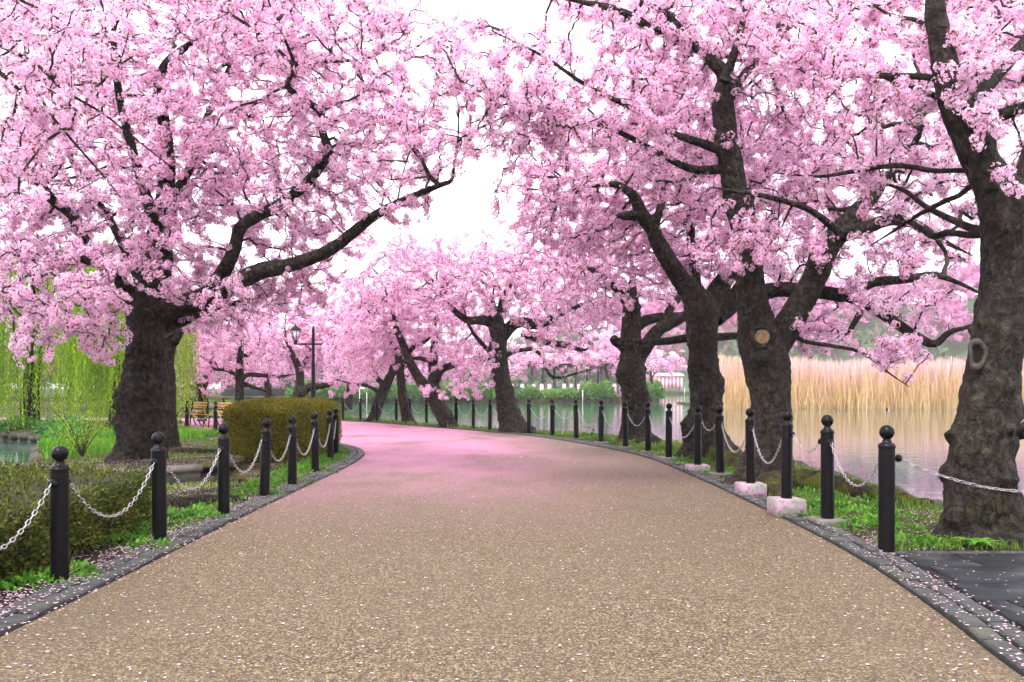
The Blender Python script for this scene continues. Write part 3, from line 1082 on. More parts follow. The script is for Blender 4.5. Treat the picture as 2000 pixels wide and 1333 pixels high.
STATS = []
def cherry(label, base, trunk, limbs, blobs, dist, group='cherry trees in blossom along the path', flare=(0.75, 0.30, 5), n=28, rough=0.10, burls=(), nburl=8, layers=3.2, csize=1.0, sides=4, seed=0, slim=0.84, tip=0.0056, bf=0.45, per=5, extra=None):
    e = empty('cherry_tree', base, label, 'cherry tree', group)
    org = np.asarray(base)
    step = 0.03 if dist < 22 else 0.10
    _, C = stem('trunk', trunk, e, org, n=n, step=step, rough=rough, flare=flare, burls=[(c_, r_ * .9, h_ * .55) for c_, r_, h_ in burls], seed=seed, nburl=nburl, taper=True, fine=dist < 23, slim=slim if dist < 60 else None)
    skel = [C[int(len(C) * 0.55):]]
    for i, L in enumerate(limbs):
        _, CL = stem('limb', L, e, org, n=14 if dist < 22 else 9, step=0.07 if dist < 22 else 0.15, rough=0.07, seed=seed * 13 + i + 1, nburl=2, taper=not (len(L) <= 4 and L[-1, 3] > 0.09), slim=0.84)
        skel.append(CL[int(len(CL) * 0.12):])
    S = np.vstack([c[::3] for c in skel])
    A = []
    for (cx, cy, d, rx, ry, rd, k) in blobs:
        area = math.pi * rx * ry
        nn = int(1.3 * layers * k * area * d * d / (170.0 * csize) ** 2 / per)
        v = in_ball(nn)
        px, py, dd = cx + rx * v[:, 0], cy + ry * v[:, 1], np.maximum(d + rd * v[:, 2], 3.5)
        ok = keep_open(px, py)
        pts = np.stack([(px - 1000) / F * dd, dd, CAMH + (HZ - py) / F * dd], axis=1)
        A.append(pts[ok])
    A = np.vstack(A)
    A = A[A[:, 2] > 1.0 if dist < 60 else A[:, 2] > 0.8]
    P, par, cnt, order = grow(S[:, :3], np.zeros(len(S)), A, bf)
    ns = len(S)
    me, rings = twig_mesh(P, par, cnt, ns, tip, S[:, 3], sides, org)
    o = link(bpy.data.objects.new('twigs', me), e)
    tag(o, kind='stuff')
    # blossom clusters sit along the outer twigs
    m = len(par)
    thin = cnt[ns:] < 40
    idx = np.where(thin)[0]
    L = np.linalg.norm(P[ns:] - P[par], axis=1)
    reps = np.maximum(1, rng.poisson(np.clip(per * (0.45 + 0.55 * L[idx] / (np.median(L) + 1e-6)), 1, per * 2.2)))
    ii = np.repeat(idx, reps)
    t = rng.random(len(ii)) ** 0.8
    seg = np.minimum((t * 3).astype(int), 2)
    f = t * 3 - seg
    R0_ = np.stack([r[0] for r in rings], axis=1)
    pos = R0_[ii, seg] * (1 - f)[:, None] + R0_[ii, seg + 1] * f[:, None]
    pos = pos + rng.normal(0, 0.036 * csize, pos.shape)
    size = rng.uniform(0.55, 1.22, len(pos)) * csize
    cm = bpy.data.meshes.new('blossom')
    cm.vertices.add(len(pos))
    cm.vertices.foreach_set('co', (pos - org).astype(np.float32).ravel())
    at = cm.attributes.new('size', 'FLOAT', 'POINT')
    at.data.foreach_set('value', size.astype(np.float32))
    o = link(bpy.data.objects.new('blossom', cm), e)
    tag(o, kind='stuff')
    md = o.modifiers.new('clusters', 'NODES')
    md.node_group = SCATTER
    STATS.append((label[:30], m, len(pos)))
    return e

def ring_knot(name, c, nrm, rx, ry, parent, outer, inner, depth=0.04, label=None, heart=-0.012):
    """healed rim around a cut branch or a hollow"""
    nrm = Vector(nrm).normalized()
    q = Matrix((Vector((0, 0, 1)).cross(nrm).normalized(), nrm.cross(Vector((0, 0, 1)).cross(nrm).normalized()), nrm)).transposed()
    N, K = 22, 7
    V, Fc = [], []
    for i in range(N):
        a = 2 * math.pi * i / N
        w = 1 + 0.10 * math.sin(3 * a + 1) + random.uniform(-.05, .05)
        for k in range(K):
            b = math.pi * k / (K - 1)
            rr = 1.0 + 0.42 * -math.cos(b) * -1 * -1
            rad = 0.86 - 0.26 * math.cos(math.pi - b) + 0.05 * math.sin(5 * a + 2 * k)
            h = depth * math.sin(b) * (1.1 + 0.35 * math.sin(4 * a + 1)) - 0.02
            v = q @ Vector((rx * rad * w * math.cos(a), ry * rad * w * math.sin(a), h))
            V.append(np.array(v) + c)
    for i in range(N):
        for k in range(K - 1):
            j = (i + 1) % N
            Fc.append((i*K+k, i*K+k+1, j*K+k+1, j*K+k))
    mb = MB(); mb.add(V, Fc)
    o = mb.build(name, outer, parent, smooth=True, origin=np.array(parent.location))
    mb = MB()
    V = [np.array(q @ Vector((rx * .66 * math.cos(a), ry * .66 * math.sin(a), heart + random.uniform(-.006, .006)))) + c for a in np.arange(N) / N * 2 * math.pi]
    V.append(np.array(q @ Vector((0, 0, heart - 0.018))) + c)
    mb.add(V, [(i, (i + 1) % N, N) for i in range(N)])
    p = mb.build(name + '_heart', inner, parent, origin=np.array(parent.location))
    if label: tag(o, label)

def B_(px, py, d, r, h):
    return (W(px, py, d), r * d / F, h * d / F)

GL, GR = 'cherry trees on the left bank', 'cherry trees on the right bank'

# big tree on the left
tr = px_line([(268, 935, 70), (272, 905, 63), (276, 880, 54), (280, 830, 46), (281, 780, 47), (283, 740, 48), (283, 700, 42), (283, 650, 39), (288, 610, 40), (297, 570, 38), (305, 520, 34), (312, 470, 30), (320, 430, 27), (325, 380, 22), (326, 300, 16), (318, 220, 13), (310, 160, 12), (332, 116, 11), (382, 80, 10), (430, 45, 8), (480, -5, 7), (520, -70, 5)], 15.3, 14.2)
lm = [px_line([(300, 610, 30), (345, 600, 27), (385, 588, 25), (440, 562, 23), (510, 530, 20), (560, 520, 17), (620, 500, 15), (660, 478, 14), (695, 450, 13), (735, 420, 11.5), (800, 387, 9), (859, 362, 8), (881, 353, 6.5), (887, 322, 5), (894, 277, 4.5), (896, 232, 4), (894, 199, 3.5), (876, 169, 2.5)], 15.0, 11.2),
      px_line([(859, 362, 6), (840, 345, 5), (817, 300, 4), (797, 272, 3), (776, 240, 2.2)], 11.6, 11.9),
      px_line([(894, 277, 3.4), (915, 262, 2.8), (960, 240, 2.4), (998, 222, 1.6)], 11.35, 10.6),
      px_line([(405, 580, 22), (440, 525, 17), (458, 487, 15), (469, 446, 14), (499, 424, 14), (544, 401, 13), (589, 367, 12), (619, 334, 11.5), (641, 296, 11), (631, 262, 9.5), (626, 221, 8.5), (600, 199, 8), (562, 169, 7.5), (575, 131, 6), (560, 86, 5), (547, 49, 4.5), (525, 4, 4), (515, -50, 3)], 14.5, 12.2),
      px_line([(575, 128, 4), (620, 122, 3.5), (700, 118, 3), (745, 105, 2.2)], 12.6, 12.0),
      px_line([(575, 131, 4.5), (540, 95, 4), (470, 40, 4), (430, 20, 3)], 12.5, 12.2),
      px_line([(262, 615, 18), (245, 575, 14), (225, 540, 12), (187, 514, 11), (146, 506, 9), (97, 510, 7), (55, 535, 5), (15, 562, 4), (-40, 585, 3)], 15.0, 12.8),
      px_line([(275, 590, 20), (240, 555, 14), (205, 515, 12), (158, 458, 12), (139, 420, 11), (105, 394, 11), (75, 356, 10), (34, 330, 9), (0, 319, 8), (-60, 300, 7)], 14.9, 12.2),
      px_line([(310, 460, 18), (285, 380, 12), (255, 280, 10), (232, 180, 9), (222, 60, 8), (250, 22, 7), (270, -20, 6)], 14.4, 13.2),
      px_line([(320, 640, 16), (360, 625, 13), (400, 605, 11), (440, 598, 9), (475, 590, 7), (540, 570, 5), (600, 556, 3)], 15.4, 16.4),
      px_line([(315, 420, 14), (370, 330, 10), (400, 240, 8), (440, 150, 6), (470, 60, 5)], 14.5, 15.4),
      px_line([(280, 560, 14), (220, 440, 9), (150, 330, 7), (90, 210, 5), (40, 120, 4)], 15.0, 15.8)]
big_left = cherry('huge gnarled cherry tree in blossom behind the left bollards, two long limbs over the path', (W(272, 0, 15.3)[0], 15.3, 0.0), tr, lm,
    [(200, -5, 15, 260, 90, 2.0, .8), (480, -10, 14.5, 220, 80, 1.8, .7), (240, 300, 15.0, 250, 240, 2.8, 1.0), (480, 230, 15.2, 200, 250, 2.4, 0.8), (650, 240, 13.9, 140, 200, 1.5, 0.6), (30, 470, 14, 90, 80, 1.2, .9), (860, 250, 11.8, 90, 110, 1.0, 0.36), (430, 585, 13.3, 110, 42, .6, .45), (300, 470, 13.3, 80, 110, .7, .45), (560, 400, 12.6, 110, 60, .6, .2), (110, 560, 13.2, 150, 110, 2.0, 0.9), (200, 650, 13.6, 60, 70, 0.8, 0.8), (60, 680, 12.8, 60, 50, .7, .45), (420, 560, 16.0, 180, 90, 1.2, 0.9), (770, 290, 12.6, 125, 160, 1.4, 0.6), (20, 300, 13, 90, 120, 1.5, .9), (60, 60, 14, 120, 110, 1.5, .9), (600, 40, 13.2, 230, 120, 2.0, 0.8), (620, 440, 15.0, 130, 100, 1.4, 0.6), (560, 560, 15.5, 110, 60, 1.2, 0.7), (830, 130, 12.0, 135, 140, 1.2, 0.5)],
    15.3, GL, flare=(0.22, 0.30, 5), n=80, rough=0.11, nburl=9, slim=0.86, seed=1, layers=3.0,
    burls=[B_(240, 770, 15.0, 30, 18), B_(312, 795, 14.7, 40, 14), B_(262, 720, 14.7, 30, 10), B_(245, 855, 14.9, 35, 16), B_(318, 690, 14.9, 18, 12), B_(300, 880, 14.6, 30, 14), B_(250, 690, 14.7, 22, 11), B_(335, 850, 15.1, 28, 13), B_(320, 600, 14.9, 20, 9)])

# second trunk just behind it
cherry('plain grey trunk of a cherry standing close behind the huge left one', (W(332, 0, 19.4)[0], 19.4, 0.0), px_line([(318, 890, 29), (321, 862, 25), (322, 820, 24), (323, 780, 23), (322, 740, 23), (322, 705, 22), (332, 660, 17), (350, 600, 12), (365, 540, 8)], 19.4, 19.8),
    [px_line([(338, 670, 12), (370, 620, 9), (420, 590, 7), (480, 570, 4)], 19.5, 20.5), px_line([(335, 660, 10), (300, 600, 8), (250, 560, 5), (180, 540, 3)], 19.5, 20.5)],
    [(390, 590, 20, 150, 70, 2, 0.6), (230, 560, 20, 120, 60, 2, 0.5), (460, 640, 20.5, 60, 40, 1.2, .4)], 19.4, GL, flare=(0.8, 0.3, 4), n=28, nburl=3, seed=2)

# branches reaching in from a tree that stands left of the frame
cherry('close thin branches with large blossom slanting in at the top left corner', (-8.6, 8.2, 0.0), np.array([(-8.6, 8.2, -0.1, .42), (-8.5, 8.3, 1.2, .36), (-8.3, 8.5, 2.4, .30), (-8.0, 8.8, 3.4, .2), (-7.6, 9, 4.4, .14), (-7.2, 9.2, 5.6, .08)]),
    [np.vstack([[(-8.1, 8.7, 3.2, .12), (-7.2, 8.8, 4.2, .06)], px_line([(-60, 55, 6), (0, 90, 4.5), (68, 124, 4), (124, 176, 3.5), (199, 221, 3.5), (262, 270, 3), (334, 326, 2)], 9.2, 9.6)]),
     np.vstack([[(-8.15, 8.6, 2.9, .12), (-7.2, 8.4, 3.8, .06)], px_line([(-60, 100, 6), (0, 142, 5), (47, 184, 4.5), (94, 221, 4.5), (150, 285, 4), (203, 345, 3), (236, 386, 2)], 8.8, 9.2)]),
     np.vstack([[(-8.0, 8.8, 3.4, .1), (-7.0, 9, 4.7, .05)], px_line([(-30, -20, 5), (48, 5, 4), (115, 38, 3.5), (150, 65, 3), (190, 105, 2)], 9.6, 10.0)])],
    [(90, 130, 9.3, 150, 150, 1.0, 0.55), (230, 60, 9.6, 130, 90, .9, .35), (30, 330, 9, 100, 120, .8, .3)], 9.0, GL, n=18, nburl=2, seed=3, layers=3.0)

# right bank, from the front
tr = px_line([(1928, 1075, 84), (1926, 1045, 78), (1924, 1000, 70), (1916, 950, 63), (1918, 900, 60), (1924, 850, 56), (1930, 800, 54), (1937, 750, 51), (1943, 700, 50), (1951, 650, 49), (1958, 600, 46), (1964, 550, 45), (1967, 500, 46), (1970, 450, 50), (1963, 410, 50), (1945, 365, 40), (1915, 315, 33), (1888, 250, 31), (1863, 195, 28), (1846, 130, 26), (1836, 75, 26), (1826, 20, 27), (1832, -40, 24), (1850, -130, 18), (1880, -240, 10)], 8.15, 7.7)
lm = [px_line([(1975, 440, 40), (1995, 380, 30), (2015, 310, 26), (2040, 230, 22), (2080, 120, 16), (2110, 0, 10)], 8.1, 8.6),
      px_line([(1885, 250, 20), (1925, 235, 16), (1965, 222, 15), (2010, 206, 14), (2090, 170, 11)], 7.8, 7.4),
      px_line([(1870, 215, 20), (1915, 180, 18), (1955, 135, 17), (2000, 88, 16), (2070, 20, 12)], 7.9, 8.3),
      px_line([(1850, 165, 10), (1817, 152, 8), (1760, 149, 7), (1712, 148, 7), (1650, 147, 7), (1592, 152, 7), (1560, 135, 4)], 7.8, 8.6),
      px_line([(1860, 195, 9), (1817, 184, 7), (1769, 165, 6), (1731, 152, 5), (1660, 120, 4), (1610, 90, 3)], 7.9, 8.8),
      px_line([(1930, 345, 9), (1889, 334, 6), (1825, 334, 6), (1750, 324, 6), (1656, 337, 5), (1600, 345, 4), (1517, 339, 3)], 7.9, 9.0),
      px_line([(1935, 365, 9), (1900, 362, 7), (1874, 382, 6), (1844, 394, 6), (1787, 424, 5), (1740, 455, 4), (1700, 480, 3)], 8.0, 9.2),
      px_line([(1930, 455, 14), (1900, 447, 10), (1860, 430, 8), (1810, 405, 6), (1760, 370, 5), (1690, 350, 3)], 8.2, 9.4),
      px_line([(1930, 455, 12), (1900, 460, 8), (1850, 455, 8), (1826, 462, 8), (1800, 447, 7), (1760, 425, 6), (1700, 400, 4)], 8.3, 9.6),
      px_line([(1826, 462, 6), (1838, 480, 5), (1851, 498, 4)], 9.0, 8.9),
      px_line([(1835, 70, 7), (1790, 40, 5), (1740, 30, 4), (1690, 0, 3)], 7.8, 8.4)]
T1 = cherry('thick burled cherry trunk at the right edge with an oval hollow, beside dark paving', (W(1925, 0, 8.15)[0], 8.15, 0.0), tr, lm,
    [(1760, -10, 9.3, 190, 80, .9, .8), (1700, 150, 8.6, 170, 150, 1.0, 0.75), (1930, 90, 8.1, 90, 130, .9, .55), (1560, 80, 8.8, 120, 110, .9, .55), (1950, 250, 7.5, 40, 40, .25, .9), (1890, 300, 7.5, 35, 35, .2, .25), (1690, 330, 9.2, 150, 80, .9, .45), (1790, 420, 9.3, 110, 60, .8, .22), (1960, 380, 7.55, 30, 45, .15, .35), (1900, 150, 7.6, 70, 90, .4, .6), (1960, 110, 9.5, 120, 130, .8, .9), (1920, 330, 9.8, 110, 110, .8, .7)],
    8.15, GR, flare=(0.35, 0.20, 6), n=100, rough=0.11, slim=1.0, nburl=26, seed=4, layers=3.0,
    burls=[B_(1858, 850, 8.1, 22, 26), B_(1862, 925, 8.1, 26, 24), B_(1880, 830, 7.8, 24, 16), B_(1965, 845, 7.8, 26, 18), B_(1962, 758, 7.8, 24, 16), B_(1895, 880, 7.8, 22, 14), B_(1990, 870, 8.1, 24, 18), B_(1868, 1000, 8.0, 30, 20), B_(1900, 745, 7.8, 24, 10), B_(1985, 690, 8.1, 18, 12), B_(1960, 1000, 7.7, 36, 18), B_(1950, 450, 7.7, 24, 10), B_(1925, 625, 7.9, 16, 8)])
ring_knot('hollow_rim', W(1910, 692, 7.87), (-0.25, -1, 0.05), 0.075, 0.135, T1, M['palebark'], M['hole'], 0.03, 'pale healed rim around the dark oval hollow')

tr = px_line([(1497, 975, 62), (1499, 945, 56), (1500, 915, 48), (1503, 880, 45), (1505, 830, 42), (1505, 780, 42), (1501, 740, 44), (1495, 700, 47), (1484, 660, 46), (1474, 620, 35), (1468, 580, 31), (1463, 520, 28), (1456, 460, 27), (1441, 400, 26), (1428, 330, 25), (1417, 260, 24), (1412, 190, 22), (1415, 150, 20), (1388, 116, 16), (1350, 83, 15), (1322, 48, 14), (1298, 25, 14), (1258, 2, 12), (1200, -40, 9)], 12.4, 11.6)
lm = [px_line([(1500, 700, 36), (1528, 652, 34), (1560, 600, 31), (1590, 545, 29), (1612, 490, 29), (1642, 450, 25), (1690, 398, 20), (1730, 350, 14), (1765, 300, 11), (1800, 250, 8)], 12.3, 12.0),
      px_line([(1640, 460, 20), (1690, 445, 16), (1740, 430, 14), (1790, 440, 11), (1840, 470, 8), (1900, 500, 5)], 12.1, 11.2),
      px_line([(1415, 160, 14), (1440, 85, 9), (1455, 20, 7), (1470, -60, 5)], 11.6, 11.4),
      px_line([(1420, 200, 14), (1450, 150, 10), (1490, 110, 8), (1540, 60, 5)], 11.8, 12.4),
      px_line([(1470, 575, 20), (1520, 566, 18), (1562, 568, 17), (1610, 572, 16), (1650, 577, 16), (1675, 566, 12), (1712, 551, 11), (1769, 546, 10), (1825, 538, 9), (1870, 552, 7), (1915, 574, 6), (1960, 600, 4)], 12.7, 12.0),
      px_line([(1655, 578, 15), (1690, 592, 13), (1742, 626, 12), (1787, 656, 11), (1825, 672, 9), (1855, 649, 7), (1896, 637, 6), (1950, 610, 4)], 12.4, 11.6),
      px_line([(1690, 592, 8), (1675, 620, 7), (1660, 645, 6), (1656, 652, 4)], 12.3, 12.2),
      px_line([(1545, 655, 6), (1580, 669, 5), (1619, 675, 4.5), (1675, 686, 4), (1712, 709, 3), (1739, 731, 2.4), (1776, 756, 1.6)], 12.2, 11.5),
      px_line([(1640, 455, 10), (1580, 410, 7), (1500, 385, 6), (1440, 375, 5), (1385, 365, 4)], 11.8, 11.0),
      px_line([(1322, 48, 9), (1280, 60, 10), (1240, 35, 9), (1200, 18, 8), (1140, 5, 6), (1060, -10, 4)], 11.5, 11.2),
      px_line([(1425, 300, 14), (1370, 280, 10), (1300, 255, 8), (1240, 215, 6), (1150, 170, 5), (1060, 110, 4), (960, 60, 3)], 11.9, 10.0),
      px_line([(1425, 330, 12), (1350, 330, 9), (1270, 290, 7), (1190, 250, 6), (1090, 225, 5), (1000, 195, 4), (900, 160, 3)], 12.0, 10.2)]
T2 = cherry('forked cherry trunk with a round sawn knot, standing behind the third and fourth right bollards', (W(1500, 0, 12.4)[0], 12.4, 0.0), tr, lm,
    [(1350, -10, 13, 300, 80, 1.6, .8), (1420, 230, 13.4, 250, 200, 1.9, .85), (930, 230, 10.8, 80, 80, .8, .22), (1200, 200, 11.3, 190, 130, 1.6, .75), (1040, 160, 10.8, 140, 100, 1.0, 1.0), (1010, 270, 11.2, 110, 80, .9, .7), (960, 360, 12, 80, 90, .8, .16), (940, 110, 10.6, 110, 90, .8, .7), (1620, 330, 13.2, 190, 130, 1.4, .8), (1650, 500, 12.4, 170, 70, 1.2, .6), (1830, 200, 13.5, 150, 160, 1.5, .9), (1800, 470, 13.2, 130, 80, 1.2, .7), (1760, 590, 12.2, 130, 55, 1.0, .6), (1600, 650, 12.6, 70, 50, .8, .6), (1750, 690, 11.7, 75, 40, .4, .9), (1280, 60, 12.2, 220, 100, 1.6, .8), (1560, 60, 12, 160, 120, 1.8, .7), (1440, 480, 11.5, 100, 60, .5, .9), (1080, 260, 10.8, 110, 50, 0.9, .4)],
    12.4, GR, flare=(0.85, 0.26, 5), n=72, rough=0.10, slim=0.92, nburl=8, seed=5, layers=3.0,
    burls=[B_(1500, 715, 12.0, 14, 8), B_(1520, 820, 12.1, 30, 8), B_(1455, 900, 12.2, 30, 12)])
ring_knot('sawn_knot', W(1488, 658, 11.88), (-0.05, -1, 0.05), 0.15, 0.15, T2, M['bark'], M['cutwood'], 0.06, 'round sawn knot with a tan wood face', 0.035)

tr = px_line([(1386, 915, 62), (1384, 890, 56), (1382, 860, 47), (1379, 830, 40), (1378, 790, 37), (1375, 740, 35), (1372, 690, 35), (1370, 640, 37), (1368, 600, 40), (1352, 572, 30), (1330, 545, 24), (1305, 508, 21), (1283, 470, 19), (1272, 442, 19), (1253, 420, 19), (1238, 385, 17), (1208, 362, 14), (1178, 362, 11), (1144, 364, 9), (1100, 350, 6)], 17.2, 15.8)
lm = [px_line([(1385, 600, 28), (1400, 570, 24), (1425, 535, 20), (1450, 505, 18), (1490, 460, 14), (1530, 390, 10), (1560, 320, 7)], 17.2, 18.0),
      px_line([(1395, 620, 24), (1430, 590, 24), (1455, 555, 20), (1490, 510, 14), (1540, 470, 10)], 17.4, 18.6),
      px_line([(1362, 590, 15), (1357, 540, 13), (1350, 470, 11), (1346, 400, 9), (1340, 300, 7), (1330, 210, 6), (1300, 140, 5)], 17.3, 17.0),
      px_line([(1253, 420, 14), (1225, 422, 11), (1201, 421, 9)], 16.2, 16.0),
      px_line([(1365, 660, 12), (1341, 661, 10), (1300, 667, 9), (1255, 668, 7), (1200, 660, 4)], 17.2, 16.6),
      px_line([(1390, 660, 10), (1425, 657, 9), (1470, 654, 7), (1540, 640, 4)], 17.4, 18.0),
      px_line([(1278, 450, 10), (1300, 350, 8), (1290, 260, 7), (1260, 160, 5)], 16.5, 16.9)]
cherry('stout cherry trunk with one bare elbowed limb, behind the fifth and sixth right bollards', (W(1384, 0, 17.2)[0], 17.2, 0.0), tr, lm,
    [(1300, 430, 18.2, 220, 130, 1.8, .95), (1150, 330, 16.9, 140, 110, 1.2, .9), (1040, 400, 16, 85, 90, 1, .5), (1450, 380, 17.5, 180, 170, 2.2, .75), (1130, 440, 16.9, 130, 70, 1.2, .7), (1320, 250, 16.8, 170, 140, 2.0, .6), (1550, 560, 18, 130, 60, 1.4, .5), (1080, 340, 15.4, 90, 60, 1, .5)],
    17.2, GR, flare=(0.7, 0.35, 5), n=64, rough=0.12, slim=0.80, nburl=16, seed=6, layers=2.8,
    burls=[B_(1345, 830, 17.0, 28, 20), B_(1410, 760, 16.9, 24, 10), B_(1360, 720, 16.7, 20, 10), B_(1410, 620, 16.8, 22, 12), B_(1380, 850, 16.7, 26, 14)])

tr = px_line([(1248, 885, 50), (1245, 868, 42), (1241, 840, 31), (1241, 800, 29), (1239, 760, 29), (1235, 730, 31), (1233, 690, 26), (1232, 650, 23), (1232, 610, 21), (1233, 575, 17), (1236, 530, 12), (1230, 480, 8)], 21.9, 21.6)
lm = [px_line([(1240, 715, 16), (1253, 690, 18), (1268, 668, 17), (1290, 642, 15), (1325, 625, 12), (1360, 600, 9), (1400, 560, 6)], 21.8, 21.2),
      px_line([(1285, 645, 11), (1305, 610, 9), (1330, 575, 8), (1350, 540, 5)], 21.6, 21.8),
      px_line([(1236, 645, 15), (1258, 628, 13), (1290, 620, 11), (1340, 616, 9), (1390, 600, 5)], 21.8, 22.6),
      px_line([(1230, 690, 13), (1215, 676, 12), (1204, 668, 11), (1197, 660, 9)], 21.8, 21.5),
      px_line([(1230, 600, 12), (1200, 560, 8), (1160, 530, 6), (1110, 500, 4)], 21.8, 20.8)]
cherry('lumpy cherry trunk with a cut stub on its left, beside the ninth right bollard', (W(1244, 0, 21.9)[0], 21.9, 0.0), tr, lm,
    [(1230, 510, 22.6, 150, 80, 1.8, 1.0), (1150, 560, 21, 110, 70, 2.0, .75), (1100, 480, 20.6, 120, 60, 2, .6), (1330, 560, 22, 100, 50, 2, .6), (1120, 400, 21, 110, 60, 1.8, .35)],
    21.9, GR, flare=(0.6, 0.3, 5), n=52, rough=0.13, nburl=14, seed=7, layers=2.8,
    burls=[B_(1215, 735, 21.6, 20, 13), B_(1262, 775, 21.6, 20, 10), B_(1262, 780, 21.9, 16, 10), B_(1225, 800, 21.4, 18, 9), B_(1245, 745, 21.4, 14, 8)])

tr = px_line([(1010, 855, 38), (1004, 842, 32), (997, 815, 27), (988, 788, 24), (983, 760, 21), (978, 730, 20), (973, 704, 22), (972, 682, 20), (974, 655, 20), (970, 632, 21), (965, 612, 18), (962, 585, 11), (965, 555, 6)], 27, 26.6)
lm = [px_line([(972, 640, 15), (955, 628, 13), (935, 626, 11), (912, 625, 9), (880, 600, 6), (850, 560, 4)], 26.9, 26),
      px_line([(980, 660, 15), (1000, 636, 14), (1020, 630, 13), (1050, 634, 12), (1080, 622, 10), (1100, 608, 9), (1130, 598, 7), (1170, 580, 4)], 26.9, 26),
      px_line([(1020, 652, 9), (1060, 666, 8), (1110, 676, 7), (1142, 684, 5), (1160, 670, 3)], 26.6, 25.4),
      px_line([(985, 695, 6), (1010, 686, 5), (1040, 683, 5), (1062, 700, 4), (1070, 728, 4), (1090, 738, 3.5), (1135, 727, 2.5), (1180, 715, 1.6)], 26.8, 25.2),
      px_line([(960, 690, 6), (938, 668, 5), (918, 640, 4), (905, 600, 3)], 26.9, 26.5),
      px_line([(970, 620, 9), (985, 580, 7), (1000, 550, 5), (1008, 520, 3)], 26.8, 26.6)]
cherry('leaning cherry trunk rooted at the water in the middle, behind the fourteenth right bollard', (W(1004, 0, 27)[0], 27.0, 0.0), tr, lm,
    [(980, 560, 27.6, 150, 75, 2.0, 1.0), (880, 540, 26, 130, 70, 2.4, .9), (1060, 600, 26, 110, 50, 2, .8), (1080, 680, 25.4, 100, 45, 1.5, .45), (930, 720, 26.4, 50, 70, 1.4, .6), (900, 780, 26.2, 50, 40, 1, .3), (1080, 540, 26, 90, 70, 2, .6), (840, 480, 26, 120, 55, 2, .4), (960, 480, 26.5, 90, 50, 2, .35)],
    27, GR, flare=(0.5, 0.3, 4), n=30, rough=0.12, nburl=12, seed=8, layers=2.6, csize=1.15,
    burls=[B_(952, 690, 26.7, 14, 9), B_(985, 770, 26.4, 16, 8), B_(1002, 760, 26.8, 12, 6)])

tr = px_line([(882, 842, 22), (876, 830, 20), (864, 808, 19), (853, 788, 18), (848, 765, 15), (846, 735, 12), (846, 708, 11), (848, 680, 10), (851, 655, 8), (850, 610, 6)], 30.3, 30.0)
lm = [px_line([(856, 790, 15), (838, 766, 15), (822, 745, 13), (808, 722, 11), (796, 698, 10), (786, 670, 9), (775, 645, 7), (765, 600, 5), (740, 540, 3), (700, 500, 2)], 30.2, 29.2),
      px_line([(850, 745, 10), (862, 724, 9), (885, 713, 8), (925, 704, 8), (957, 696, 7), (985, 670, 4)], 30.1, 28.6),
      px_line([(795, 690, 6), (812, 675, 5), (830, 668, 4), (850, 650, 3)], 29.9, 29.6),
      px_line([(842, 705, 6), (815, 700, 5), (800, 703, 4)], 30, 30)]
cherry('double-stemmed cherry leaning left by the water, behind the eighteenth right bollard', (W(874, 0, 30.3)[0], 30.3, 0.0), tr, lm,
    [(810, 610, 31, 120, 80, 2.0, 1.0), (750, 530, 29, 130, 80, 2.6, .7), (890, 660, 29.4, 90, 55, 2, .8), (715, 600, 29, 80, 80, 2.4, .7), (860, 760, 29, 40, 50, 1.2, .3)],
    30.3, GR, flare=(0.3, 0.3, 4), n=26, rough=0.09, nburl=6, seed=9, layers=2.4, csize=1.3, sides=3)
cherry('slim upright cherry trunk between the leaning ones, behind the twentieth right bollard', (W(800, 0, 33)[0], 33.0, 0.0),
    px_line([(802, 835, 17), (798, 825, 14), (791, 800, 12), (786, 770, 11), (783, 740, 10), (780, 712, 10), (779, 688, 8), (790, 640, 5), (800, 580, 3)], 33, 32.6),
    [px_line([(781, 700, 7), (765, 670, 5), (740, 630, 4), (700, 590, 2.5)], 32.8, 32), px_line([(783, 720, 6), (800, 690, 5), (830, 650, 4), (870, 620, 2.5)], 32.8, 33.4)],
    [(760, 640, 32.6, 110, 80, 2.6, .9), (700, 700, 32, 80, 60, 2, .7), (840, 690, 33, 60, 50, 1.6, .6), (880, 600, 33, 90, 60, 2, .6)], 33, GR, flare=(0.4, 0.3, 4), n=22, nburl=5, seed=10, layers=2.2, csize=1.4, sides=3)
cherry('short cherry trunk leaning right, farthest of the waterside trunks, behind the twenty-second right bollard', (W(728, 0, 35.4)[0], 35.4, 0.0),
    px_line([(724, 832, 17), (729, 820, 14), (736, 798, 13), (746, 770, 13), (757, 746, 11), (766, 726, 9), (770, 700, 7), (765, 660, 5), (750, 610, 3)], 35.4, 35.0),
    [px_line([(752, 755, 8), (735, 735, 6), (725, 700, 5), (705, 670, 3)], 35.2, 34.5), px_line([(760, 740, 8), (775, 725, 6), (800, 715, 4)], 35.2, 35.6), px_line([(745, 770, 5), (720, 755, 4), (690, 750, 3), (650, 740, 2)], 35.3, 34.6)],
    [(720, 680, 35, 90, 70, 2.8, .9), (670, 745, 36, 40, 35, 1, .6), (650, 640, 38.8, 90, 80, 1.6, .9), (740, 600, 35.4, 90, 60, 2, .6)], 35.4, GR, flare=(0.4, 0.3, 4), n=22, nburl=5, seed=11, layers=2.2, csize=1.5, sides=3)

